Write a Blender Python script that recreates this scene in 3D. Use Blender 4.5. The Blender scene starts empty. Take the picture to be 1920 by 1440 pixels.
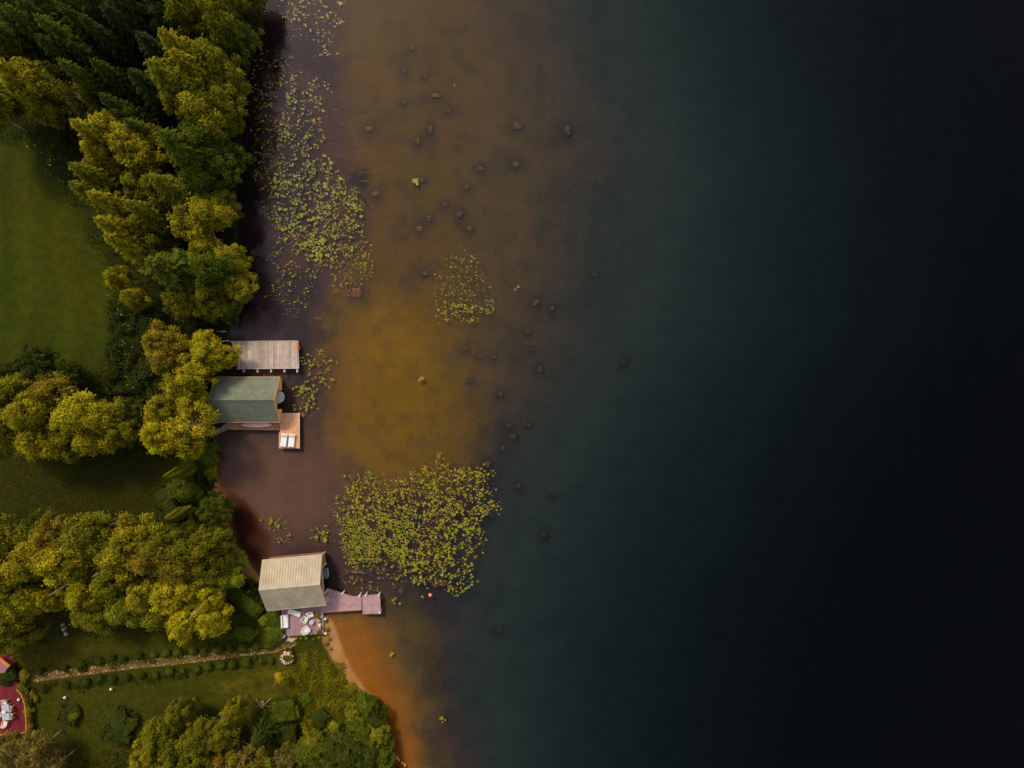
import bpy, math, random
import numpy as np
from mathutils import Vector

random.seed(7)
S = 0.078125          # metres per photo pixel on the water plane
CAMH = 100.0
sc = bpy.context.scene
C = sc.collection
R_ = math.radians

# ------------------------------------------------------------------ plan coordinates
def W(px, py, z=0.0):
    """plan point whose height is z (the plan was surveyed from the air)"""
    k = S * (CAMH - z) / CAMH
    return ((px - 960) * k, (720 - py) * k, z)

# ------------------------------------------------------------------ numpy noise
def _h(ix, iy, seed):
    n = (ix.astype(np.int64) * 374761393 + iy.astype(np.int64) * 668265263 + seed * 1442695041) & 0xffffffff
    n = ((n ^ (n >> 13)) * 1274126177) & 0xffffffff
    return ((n ^ (n >> 16)) & 0xffff) / 65535.0
def vnoise(x, y, seed=0):
    x = np.asarray(x, float); y = np.asarray(y, float)
    ix = np.floor(x); iy = np.floor(y); fx = x - ix; fy = y - iy
    fx = fx * fx * (3 - 2 * fx); fy = fy * fy * (3 - 2 * fy)
    a = _h(ix, iy, seed); b = _h(ix + 1, iy, seed); c = _h(ix, iy + 1, seed); d = _h(ix + 1, iy + 1, seed)
    return (a * (1 - fx) + b * fx) * (1 - fy) + (c * (1 - fx) + d * fx) * fy
def fbm(x, y, seed=0, o=4):
    s = 0; a = 0.5; t = 0
    for i in range(o):
        s = s + a * vnoise(x * 2 ** i, y * 2 ** i, seed + i * 17); t += a; a *= 0.5
    return s / t

# ------------------------------------------------------------------ terrain functions (photo-plan px in, metres out)
SH = [(-900, 560), (-300, 530), (0, 500), (60, 490), (150, 462), (300, 448), (380, 442), (450, 450), (520, 440), (600, 428), (640, 428), (700, 420),
      (760, 412), (800, 405), (850, 407), (905, 409), (970, 424), (1020, 441), (1065, 474), (1090, 494), (1120, 522), (1150, 603),
      (1165, 624), (1210, 641), (1260, 662), (1295, 686), (1310, 704), (1345, 724), (1400, 735), (1440, 741), (1600, 800), (2600, 900)]
D1 = [(-900, 960), (0, 960), (300, 1000), (600, 960), (800, 900), (900, 870), (1000, 830), (1100, 790), (1200, 800), (1300, 815), (1440, 850), (2600, 900)]
D2 = [(-900, 1180), (0, 1180), (300, 1260), (600, 1210), (800, 1080), (900, 1020), (1000, 990), (1100, 950), (1200, 920), (1300, 910), (1440, 930), (2600, 1000)]
D3 = [(-900, 1500), (0, 1560), (300, 1640), (600, 1600), (800, 1480), (1000, 1380), (1200, 1300), (1440, 1250), (2600, 1300)]
def ip(T, y):
    return np.interp(y, [t[0] for t in T], [t[1] for t in T])
def shore_s(px, py):
    return px - ip(SH, py) + 7 * (fbm(px / 22., py / 22., 5, 3) - 0.5)
def height(px, py):
    px = np.asarray(px, float); py = np.asarray(py, float)
    s = shore_s(px, py); sh = ip(SH, py)
    a = ip(D1, py) - sh; b = ip(D2, py) - sh; c = ip(D3, py) - sh
    depth = np.where(s < a, 0.25 * (1 - np.exp(-np.maximum(s, 0) / 14.)) + 0.85 * (np.clip(s, 0, a) / a) ** 1.3,
            np.where(s < b, 1.1 + 1.9 * (s - a) / (b - a),
            np.where(s < c, 3.0 + 4.0 * (s - b) / (c - b), 7.0 + np.minimum((s - c) * 0.012, 6))))
    depth = depth + np.where(s > 0, (fbm(px / 60., py / 60., 3, 3) - 0.5) * 0.35 * np.clip(s / 250, 0, 1), 0)
    t = np.clip(-s / 420., 0, 1)
    land = 0.28 * (1 - np.exp(np.minimum(s, 0) / 9.)) + 0.9 * t * t * (3 - 2 * t) + 0.10 * (fbm(px / 40., py / 40., 9, 3) - 0.5) * np.clip(-s / 40, 0, 1)
    return np.where(s > 0, -np.maximum(depth, 0.02), land + 0.004)
def G(px, py):
    """ground point under the plan pixel"""
    z = 0.0
    for _ in range(3):
        x, y, _z = W(px, py, z)
        z = float(height(960 + x / S, 720 - y / S))
    return (x, y, z)
def Gz(x, y):
    return float(height(960 + x / S, 720 - y / S))
def base_of(px, py, z):
    """plan position of something whose top at height z is seen at px,py"""
    x, y, _ = W(px, py, z)
    return (x, y, Gz(x, y))

def inpoly(px, py, poly):
    px = np.asarray(px, float); py = np.asarray(py, float); r = np.zeros(px.shape, bool)
    n = len(poly)
    for i in range(n):
        x1, y1 = poly[i]; x2, y2 = poly[(i + 1) % n]
        c = ((y1 > py) != (y2 > py)) & (px < (x2 - x1) * (py - y1) / ((y2 - y1) if y2 != y1 else 1e-9) + x1)
        r ^= c
    return r

# ------------------------------------------------------------------ materials
MATS = {}
def nt(name):
    m = bpy.data.materials.new(name); m.use_nodes = True
    n = m.node_tree.nodes; l = m.node_tree.links
    b = n.get('Principled BSDF')
    return m, n, l, b
def mat(name, col, rough=0.7, noise=0.25, scale=6.0, metallic=0.0, bump=0.0, spec=0.3):
    m, n, l, b = nt(name)
    b.inputs['Roughness'].default_value = rough; b.inputs['Metallic'].default_value = metallic
    b.inputs['Specular IOR Level'].default_value = spec
    tc = n.new('ShaderNodeTexCoord'); ns = n.new('ShaderNodeTexNoise'); ns.inputs['Scale'].default_value = scale; ns.inputs['Detail'].default_value = 4
    l.new(tc.outputs['Object'], ns.inputs['Vector'])
    mr = n.new('ShaderNodeMapRange'); mr.inputs['From Min'].default_value = 0.3; mr.inputs['From Max'].default_value = 0.7
    mr.inputs['To Min'].default_value = 1 - noise; mr.inputs['To Max'].default_value = 1 + noise
    l.new(ns.outputs['Fac'], mr.inputs['Value'])
    vm = n.new('ShaderNodeVectorMath'); vm.operation = 'SCALE'; vm.inputs[0].default_value = col[:3]
    l.new(mr.outputs['Result'], vm.inputs['Scale']); l.new(vm.outputs['Vector'], b.inputs['Base Color'])
    if bump:
        bp = n.new('ShaderNodeBump'); bp.inputs['Strength'].default_value = bump; bp.inputs['Distance'].default_value = 0.05
        l.new(ns.outputs['Fac'], bp.inputs['Height']); l.new(bp.outputs['Normal'], b.inputs['Normal'])
    MATS[name] = m
    return m
def plankmat(name, col, width=0.28, axis=0, var=0.25, gap=0.12, rough=0.75, joint=0.45):
    """boards of one width running across an axis, each with its own tone, worn grain and dark joints"""
    m, n, l, b = nt(name)
    b.inputs['Roughness'].default_value = rough; b.inputs['Specular IOR Level'].default_value = 0.2
    tc = n.new('ShaderNodeTexCoord'); sp = n.new('ShaderNodeSeparateXYZ'); l.new(tc.outputs['Object'], sp.inputs[0])
    dv = n.new('ShaderNodeMath'); dv.operation = 'DIVIDE'; dv.inputs[1].default_value = width
    l.new(sp.outputs[axis], dv.inputs[0])
    fl = n.new('ShaderNodeMath'); fl.operation = 'FLOOR'; l.new(dv.outputs[0], fl.inputs[0])
    wn = n.new('ShaderNodeTexWhiteNoise'); wn.noise_dimensions = '1D'; l.new(fl.outputs[0], wn.inputs['W'])
    fr = n.new('ShaderNodeMath'); fr.operation = 'FRACT'; l.new(dv.outputs[0], fr.inputs[0])
    gp = n.new('ShaderNodeMath'); gp.operation = 'GREATER_THAN'; gp.inputs[1].default_value = gap; l.new(fr.outputs[0], gp.inputs[0])
    gm = n.new('ShaderNodeMapRange'); gm.inputs['To Min'].default_value = joint; gm.inputs['To Max'].default_value = 1.0; l.new(gp.outputs[0], gm.inputs['Value'])
    ns = n.new('ShaderNodeTexNoise'); ns.inputs['Scale'].default_value = 1.6; ns.inputs['Detail'].default_value = 5; l.new(tc.outputs['Object'], ns.inputs['Vector'])
    vr = n.new('ShaderNodeMapRange'); vr.inputs['To Min'].default_value = 1 - var; vr.inputs['To Max'].default_value = 1 + var; l.new(wn.outputs['Value'], vr.inputs['Value'])
    v2 = n.new('ShaderNodeMapRange'); v2.inputs['From Min'].default_value = .3; v2.inputs['From Max'].default_value = .7
    v2.inputs['To Min'].default_value = 0.82; v2.inputs['To Max'].default_value = 1.15; l.new(ns.outputs['Fac'], v2.inputs['Value'])
    m1 = n.new('ShaderNodeMath'); m1.operation = 'MULTIPLY'; l.new(vr.outputs[0], m1.inputs[0]); l.new(v2.outputs[0], m1.inputs[1])
    m2 = n.new('ShaderNodeMath'); m2.operation = 'MULTIPLY'; l.new(m1.outputs[0], m2.inputs[0]); l.new(gm.outputs[0], m2.inputs[1])
    vm = n.new('ShaderNodeVectorMath'); vm.operation = 'SCALE'; vm.inputs[0].default_value = col[:3]
    l.new(m2.outputs[0], vm.inputs['Scale']); l.new(vm.outputs['Vector'], b.inputs['Base Color'])
    MATS[name] = m
    return m
def leafmat(name):
    """foliage: colour of the plant from the object's own colour, tone of each leaf cluster from an attribute"""
    m, n, l, b = nt(name); out = n['Material Output']
    oi = n.new('ShaderNodeObjectInfo'); at = n.new('ShaderNodeAttribute'); at.attribute_name = 'tint'
    mr = n.new('ShaderNodeMapRange'); mr.inputs['To Min'].default_value = 0.45; mr.inputs['To Max'].default_value = 1.55; l.new(at.outputs['Fac'], mr.inputs['Value'])
    vm = n.new('ShaderNodeVectorMath'); vm.operation = 'SCALE'; l.new(oi.outputs['Color'], vm.inputs[0]); l.new(mr.outputs[0], vm.inputs['Scale'])
    hs = n.new('ShaderNodeHueSaturation'); l.new(vm.outputs['Vector'], hs.inputs['Color'])
    at2 = n.new('ShaderNodeAttribute'); at2.attribute_name = 'hue'
    hr = n.new('ShaderNodeMapRange'); hr.inputs['To Min'].default_value = 0.47; hr.inputs['To Max'].default_value = 0.525; l.new(at2.outputs['Fac'], hr.inputs['Value']); l.new(hr.outputs[0], hs.inputs['Hue'])
    l.new(hs.outputs['Color'], b.inputs['Base Color']); b.inputs['Roughness'].default_value = 0.75; b.inputs['Specular IOR Level'].default_value = 0.12
    tr = n.new('ShaderNodeBsdfTranslucent'); l.new(hs.outputs['Color'], tr.inputs['Color'])
    mx = n.new('ShaderNodeMixShader'); mx.inputs[0].default_value = 0.18
    l.new(b.outputs[0], mx.inputs[1]); l.new(tr.outputs[0], mx.inputs[2]); l.new(mx.outputs[0], out.inputs['Surface'])
    MATS[name] = m
    return m
def groundmat(name, rough=0.95, sc1=1.2, sc2=9.0, amp=0.3, bump=0.4):
    m, n, l, b = nt(name)
    b.inputs['Roughness'].default_value = rough; b.inputs['Specular IOR Level'].default_value = 0.1
    at = n.new('ShaderNodeAttribute'); at.attribute_name = 'Col'
    tc = n.new('ShaderNodeTexCoord')
    n1 = n.new('ShaderNodeTexNoise'); n1.inputs['Scale'].default_value = sc1; n1.inputs['Detail'].default_value = 6; n1.inputs['Roughness'].default_value = .65; l.new(tc.outputs['Object'], n1.inputs['Vector'])
    n2 = n.new('ShaderNodeTexNoise'); n2.inputs['Scale'].default_value = sc2; n2.inputs['Detail'].default_value = 3; l.new(tc.outputs['Object'], n2.inputs['Vector'])
    ad = n.new('ShaderNodeMath'); l.new(n1.outputs['Fac'], ad.inputs[0]); l.new(n2.outputs['Fac'], ad.inputs[1])
    mr = n.new('ShaderNodeMapRange'); mr.inputs['From Min'].default_value = 0.7; mr.inputs['From Max'].default_value = 1.3
    mr.inputs['To Min'].default_value = 1 - amp; mr.inputs['To Max'].default_value = 1 + amp; l.new(ad.outputs[0], mr.inputs['Value'])
    vm = n.new('ShaderNodeVectorMath'); vm.operation = 'SCALE'; l.new(at.outputs['Color'], vm.inputs[0]); l.new(mr.outputs[0], vm.inputs['Scale'])
    l.new(vm.outputs['Vector'], b.inputs['Base Color'])
    bp = n.new('ShaderNodeBump'); bp.inputs['Strength'].default_value = bump; bp.inputs['Distance'].default_value = 0.12
    l.new(ad.outputs[0], bp.inputs['Height']); l.new(bp.outputs['Normal'], b.inputs['Normal'])
    MATS[name] = m
    return m

LEAF = leafmat('leaf'); GRASS = groundmat('grassland', sc1=.9, sc2=14, amp=0.36); BED = groundmat('lakebed', sc1=0.35, sc2=4.0, amp=0.16, bump=0.1)
SANDM = groundmat('sand', sc1=1.0, sc2=12, amp=0.15, bump=0.2)
BARK_B = mat('birch_bark', (0.40, 0.31, 0.19), 0.8, 0.35, 3); BARK_D = mat('dark_bark', (0.10, 0.06, 0.035), 0.9, 0.35, 3)
ROCKM = mat('rock_stone', (0.165, 0.072, 0.030), 0.9, 0.35, 2.5, bump=0.5)
ROCKD = mat('algae_rock', (0.105, 0.064, 0.030), 0.9, 0.35, 2.5, bump=0.5)
PALES = mat('pale_stone', (0.55, 0.42, 0.33), 0.85, 0.3, 4, bump=0.4)
GREYW = plankmat('grey_boards', (0.47, 0.36, 0.30), 0.30, 0, 0.22, 0.10)
GREYB = mat('grey_timber', (0.55, 0.43, 0.36), 0.8, 0.2, 4)
ORW = plankmat('orange_boards', (0.72, 0.35, 0.19), 0.42, 0, 0.10, 0.08)
ORWY = plankmat('orange_boards_across', (0.40, 0.19, 0.10), 0.30, 1, 0.15, 0.10)
ORWALL = plankmat('orange_cladding', (0.92, 0.42, 0.13), 0.22, 1, 0.10, 0.08)
ORWALLX = plankmat('orange_cladding_side', (0.70, 0.30, 0.10), 0.22, 0, 0.10, 0.08)
RAMPW = plankmat('weathered_boards', (0.30, 0.22, 0.17), 0.3, 0, 0.2, 0.1)
PINKW = plankmat('mauve_boards', (0.36, 0.205, 0.215), 0.30, 0, 0.05, 0.09, .75, .75)
PINKY = plankmat('mauve_boards_across', (0.42, 0.245, 0.25), 0.30, 1, 0.04, 0.09, .75, .78)
REDWALL = plankmat('russet_cladding', (0.42, 0.17, 0.08), 0.22, 1, 0.12, 0.1)
REDWALLX = plankmat('russet_cladding_side', (0.36, 0.15, 0.09), 0.22, 0, 0.12, 0.1)
REDDECK = plankmat('red_boards', (0.155, 0.013, 0.024), 0.28, 0, 0.18, 0.1)
ORRAIL = mat('orange_stain', (0.62, 0.20, 0.04), 0.6, 0.2, 5)
CREAM = mat('cream_paint', (0.72, 0.55, 0.38), 0.6, 0.1, 5)
WHITE = mat('white_plastic', (0.80, 0.78, 0.74), 0.45, 0.05, 5)
WHITEC = mat('white_cloth', (0.82, 0.80, 0.76), 0.9, 0.06, 7)
CREAMC = mat('cream_cloth', (0.74, 0.70, 0.58), 0.9, 0.08, 7)
GLASS = mat('tinted_glass', (0.25, 0.30, 0.36), 0.1, 0.1, 5, spec=0.8)
VIOLET = mat('frosted_glass', (0.55, 0.42, 0.55), 0.2, 0.05, 5, spec=0.6)
REDP = mat('red_paint', (0.55, 0.03, 0.05), 0.4, 0.1, 5)
PINKH = mat('faded_hull', (0.80, 0.58, 0.56), 0.4, 0.06, 3)
BUOY = mat('buoy_plastic', (0.85, 0.22, 0.13), 0.4, 0.05, 3)
TERRA = mat('terracotta', (0.40, 0.18, 0.07), 0.8, 0.2, 5)
SOIL = mat('soil', (0.05, 0.03, 0.015), 0.95, 0.3, 8)
PETAL = mat('pink_petal', (0.85, 0.48, 0.42), 0.8, 0.2, 6)
ORPET = mat('orange_petal', (0.75, 0.28, 0.05), 0.8, 0.2, 6)
BLUEW = mat('pale_blue_enamel', (0.45, 0.60, 0.75), 0.4, 0.1, 5)
LOGM = mat('sunken_wood', (0.035, 0.025, 0.02), 0.9, 0.3, 3)

def shinglemat():
    m, n, l, b = nt('green_felt_roof')
    b.inputs['Roughness'].default_value = 0.9; b.inputs['Specular IOR Level'].default_value = 0.1
    tc = n.new('ShaderNodeTexCoord')
    br = n.new('ShaderNodeTexBrick'); br.inputs['Scale'].default_value = 3.2; br.inputs['Mortar Size'].default_value = 0.012
    br.inputs['Color1'].default_value = (0.165, 0.180, 0.125, 1); br.inputs['Color2'].default_value = (0.19, 0.20, 0.14, 1); br.inputs['Mortar'].default_value = (0.13, 0.15, 0.10, 1)
    l.new(tc.outputs['Object'], br.inputs['Vector'])
    ns = n.new('ShaderNodeTexNoise'); ns.inputs['Scale'].default_value = 0.9; ns.inputs['Detail'].default_value = 7; ns.inputs['Roughness'].default_value = .7; l.new(tc.outputs['Object'], ns.inputs['Vector'])
    mr = n.new('ShaderNodeMapRange'); mr.inputs['From Min'].default_value = .3; mr.inputs['From Max'].default_value = .7; mr.inputs['To Min'].default_value = .75; mr.inputs['To Max'].default_value = 1.25; l.new(ns.outputs['Fac'], mr.inputs['Value'])
    vm = n.new('ShaderNodeVectorMath'); vm.operation = 'SCALE'; l.new(br.outputs['Color'], vm.inputs[0]); l.new(mr.outputs[0], vm.inputs['Scale']); l.new(vm.outputs['Vector'], b.inputs['Base Color'])
    return m
FELT = shinglemat()
TINM = mat('beige_sheet_roof', (0.45, 0.37, 0.25), 0.6, 0.16, 0.7, spec=0.25)

def watermat():
    m, n, l, b = nt('lake_water'); n.remove(b); out = n['Material Output']
    tr = n.new('ShaderNodeBsdfTransparent'); tr.inputs['Color'].default_value = (1, 1, 1, 1)
    gl = n.new('ShaderNodeBsdfGlossy'); gl.inputs['Roughness'].default_value = 0.015
    gl.inputs['Color'].default_value = (1.0, 0.96, 1.0, 1)
    fr = n.new('ShaderNodeFresnel'); fr.inputs['IOR'].default_value = 1.22
    tc = n.new('ShaderNodeTexCoord'); ns = n.new('ShaderNodeTexNoise'); ns.inputs['Scale'].default_value = 0.9; ns.inputs['Detail'].default_value = 3
    l.new(tc.outputs['Object'], ns.inputs['Vector'])
    bp = n.new('ShaderNodeBump'); bp.inputs['Strength'].default_value = 0.06; bp.inputs['Distance'].default_value = 0.012
    l.new(ns.outputs['Fac'], bp.inputs['Height']); l.new(bp.outputs['Normal'], gl.inputs['Normal'])
    ns.inputs['Scale'].default_value = .12; bp.inputs['Distance'].default_value = .03
    mx = n.new('ShaderNodeMixShader'); l.new(fr.outputs[0], mx.inputs[0]); l.new(tr.outputs[0], mx.inputs[1]); l.new(gl.outputs[0], mx.inputs[2])
    l.new(mx.outputs[0], out.inputs['Surface'])
    va = n.new('ShaderNodeVolumeAbsorption'); va.inputs['Color'].default_value = (0.42, 0.56, 0.58, 1); va.inputs['Density'].default_value = 0.34
    l.new(va.outputs[0], out.inputs['Volume'])
    return m
WATER = watermat()

# ------------------------------------------------------------------ mesh builder
class MB:
    def __init__(s): s.v = []; s.f = []
    def add(s, vs, fs):
        o = len(s.v); s.v += [tuple(map(float, p)) for p in vs]; s.f += [tuple(i + o for i in f) for f in fs]; return s
    def box(s, c, d, rz=0.0, tilt=0.0):
        """centre, full size, turn about z, pitch about local x"""
        hx, hy, hz = d[0] / 2, d[1] / 2, d[2] / 2; cz, sz = math.cos(rz), math.sin(rz); ct, st = math.cos(tilt), math.sin(tilt); vs = []
        for x, y, z in ((-hx, -hy, -hz), (hx, -hy, -hz), (hx, hy, -hz), (-hx, hy, -hz), (-hx, -hy, hz), (hx, -hy, hz), (hx, hy, hz), (-hx, hy, hz)):
            y, z = y * ct - z * st, y * st + z * ct
            vs.append((c[0] + x * cz - y * sz, c[1] + x * sz + y * cz, c[2] + z))
        return s.add(vs, [(0, 3, 2, 1), (4, 5, 6, 7), (0, 1, 5, 4), (1, 2, 6, 5), (2, 3, 7, 6), (3, 0, 4, 7)])
    def prism(s, pts, z0, z1):
        n = len(pts)
        a = sum(pts[i][0] * pts[(i + 1) % n][1] - pts[(i + 1) % n][0] * pts[i][1] for i in range(n))
        if a < 0: pts = pts[::-1]
        vs = [(p[0], p[1], z0) for p in pts] + [(p[0], p[1], z1) for p in pts]
        return s.add(vs, [tuple(range(n - 1, -1, -1)), tuple(range(n, 2 * n))] + [(i, (i + 1) % n, n + (i + 1) % n, n + i) for i in range(n)])
    def prism_yz(s, pts, x0, x1):
        n = len(pts)
        vs = [(x0, p[0], p[1]) for p in pts] + [(x1, p[0], p[1]) for p in pts]
        return s.add(vs, [tuple(range(n - 1, -1, -1)), tuple(range(n, 2 * n))] + [(i, (i + 1) % n, n + (i + 1) % n, n + i) for i in range(n)])
    def prism_xz(s, pts, y0, y1):
        n = len(pts)
        vs = [(p[0], y0, p[1]) for p in pts] + [(p[0], y1, p[1]) for p in pts]
        return s.add(vs, [tuple(range(n)), tuple(range(2 * n - 1, n - 1, -1))] + [((i + 1) % n, i, n + i, n + (i + 1) % n) for i in range(n)])
    def tube(s, pts, rs, n=6):
        rings = []; vs = []
        for i, p in enumerate(pts):
            p = Vector(p)
            d = (Vector(pts[min(i + 1, len(pts) - 1)]) - Vector(pts[max(i - 1, 0)])).normalized()
            u = d.orthogonal().normalized(); w = d.cross(u)
            for k in range(n):
                a = 2 * math.pi * k / n; vs.append(p + (u * math.cos(a) + w * math.sin(a)) * rs[i])
        fs = [(i * n + k, i * n + (k + 1) % n, (i + 1) * n + (k + 1) % n, (i + 1) * n + k) for i in range(len(pts) - 1) for k in range(n)]
        fs += [tuple(range(n - 1, -1, -1)), tuple(range((len(pts) - 1) * n, len(pts) * n))]
        return s.add([tuple(v) for v in vs], fs)
    def lathe(s, c, prof, n=12, sx=1, sy=1):
        vs = [(c[0] + r * sx * math.cos(2 * math.pi * k / n), c[1] + r * sy * math.sin(2 * math.pi * k / n), c[2] + z) for r, z in prof for k in range(n)]
        m = len(prof)
        fs = [(i * n + k, i * n + (k + 1) % n, (i + 1) * n + (k + 1) % n, (i + 1) * n + k) for i in range(m - 1) for k in range(n)]
        fs += [tuple(range(n - 1, -1, -1)), tuple(range((m - 1) * n, m * n))]
        return s.add(vs, fs)
    def build(s, name, material, parent=None, bevel=0.0, smooth=False):
        me = bpy.data.meshes.new(name); me.from_pydata(s.v, [], s.f); me.materials.append(material)
        if smooth: me.polygons.foreach_set('use_smooth', [True] * len(me.polygons))
        me.update(); o = bpy.data.objects.new(name, me); C.objects.link(o)
        if parent: o.parent = parent
        if bevel:
            bm = o.modifiers.new('bevel', 'BEVEL'); bm.width = bevel; bm.segments = 2; bm.limit_method = 'ANGLE'
        return o

def tag(o, label=None, cat=None, group=None, kind=None):
    if label: o['label'] = label
    if cat: o['category'] = cat
    if group: o['group'] = group
    if kind: o['kind'] = kind
    return o
def thing(name, loc, rz, label, cat, group=None):
    o = bpy.data.objects.new(name, None); C.objects.link(o); o.empty_display_size = 0.3
    o.location = loc; o.rotation_euler = (0, 0, rz)
    return tag(o, label, cat, group)
def kids(o): return [c for c in C.objects if c.parent == o]
def copy_tree(root, kd=None):
    r = root.copy(); C.objects.link(r)
    for k in (kd if kd is not None else kids(root)):
        c = k.copy(); C.objects.link(c); c.parent = r
        for g in kids(k):
            d = g.copy(); C.objects.link(d); d.parent = c
    return r
def npmesh(name, V, F, material, attrs=None, smooth=False):
    """F: (n,4) int"""
    me = bpy.data.meshes.new(name); V = np.asarray(V, np.float32); F = np.asarray(F, np.int32); k = F.shape[1]
    me.vertices.add(len(V)); me.vertices.foreach_set('co', V.ravel())
    me.loops.add(F.size); me.loops.foreach_set('vertex_index', F.ravel())
    me.polygons.add(len(F)); me.polygons.foreach_set('loop_start', np.arange(0, F.size, k, dtype=np.int32))
    me.polygons.foreach_set('loop_total', np.full(len(F), k, np.int32))
    if smooth: me.polygons.foreach_set('use_smooth', np.ones(len(F), bool))
    me.update(calc_edges=True)
    for nm, (ty, dom, arr) in (attrs or {}).items():
        a = me.attributes.new(nm, ty, dom); a.data.foreach_set('color' if 'COLOR' in ty else 'value', np.asarray(arr, np.float32).ravel())
    me.materials.append(material)
    return me

# ------------------------------------------------------------------ terrain: ground, beach, lake bed
GOLD = [(640, 560), (820, 570), (850, 700), (880, 800), (820, 880), (740, 905), (650, 905), (620, 800), (632, 680)]
BROWN = [(655, -400), (900, -400), (900, 0), (1010, 250), (960, 560), (900, 900), (640, 900), (610, 600), (655, 480), (690, 430), (650, 320), (640, 120)]
ORBED = [(600, 1150), (690, 1150), (722, 1200), (748, 1280), (772, 1360), (792, 1440), (850, 1700), (700, 1700), (600, 1200)]
ORB2 = [(600, 1130), (780, 1135), (812, 1200), (815, 1280), (812, 1360), (830, 1440), (870, 1700), (700, 1700), (600, 1200)]
ROCKS = [(815, 176, 13, 8), (690, 240, 10, 9), (757, 190, 7, 6), (783, 263, 8, 9), (806, 240, 8, 12), (970, 232, 12, 11), (1066, 238, 9, 15), (900, 313, 9, 7),
         (967, 306, 9, 8), (702, 363, 10, 9), (880, 427, 8, 8), (862, 400, 9, 8), (803, 408, 8, 7), (786, 427, 8, 8), (668, 547, 13, 14), (1006, 566, 10, 8),
         (1037, 577, 6, 7), (1012, 692, 8, 10), (1030, 700, 6, 5), (1176, 678, 7, 8), (900, 668, 6, 5), (925, 670, 6, 6), (938, 740, 8, 7), (955, 800, 7, 6),
         (962, 822, 10, 8), (943, 843, 7, 8), (914, 873, 8, 8), (992, 800, 6, 5), (974, 917, 7, 8), (1023, 1013, 8, 9), (935, 1198, 9, 6), (645, 465, 14, 7),
         (824, 1100, 24, 10), (776, 1091, 9, 7), (751, 1113, 7, 8), (835, 382, 7, 7), (990, 622, 6, 6), (872, 655, 6, 6), (1041, 935, 6, 5), (757, 130, 6, 7),
         (876, 350, 7, 6), (1120, 512, 7, 5), (770, 88, 7, 6), (795, 140, 5, 5), (842, 205, 6, 5), (1000, 655, 5, 5), (880, 715, 6, 5), (860, 575, 7, 6), (796, 512, 9, 6), (790, 336, 7, 6)]
def soft(px, py, poly, w, warp=14):
    """1 inside the polygon, 0 outside, ragged soft edge about w wide"""
    wx = px + warp * (fbm(px / 35., py / 35., 21, 3) - .5) * 2; wy = py + warp * (fbm(px / 35., py / 35., 44, 3) - .5) * 2
    acc = 0
    K = 8
    for i in range(K):
        a = 2 * math.pi * i / K
        acc = acc + inpoly(wx + w * .5 * math.cos(a), wy + w * .5 * math.sin(a), poly) + inpoly(wx + w * math.cos(a + .4), wy + w * math.sin(a + .4), poly)
    return acc / (2.0 * K)
def lerp(a, b, t): return a * (1 - t[:, None]) + np.array(b)[None, :] * t[:, None]

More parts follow.
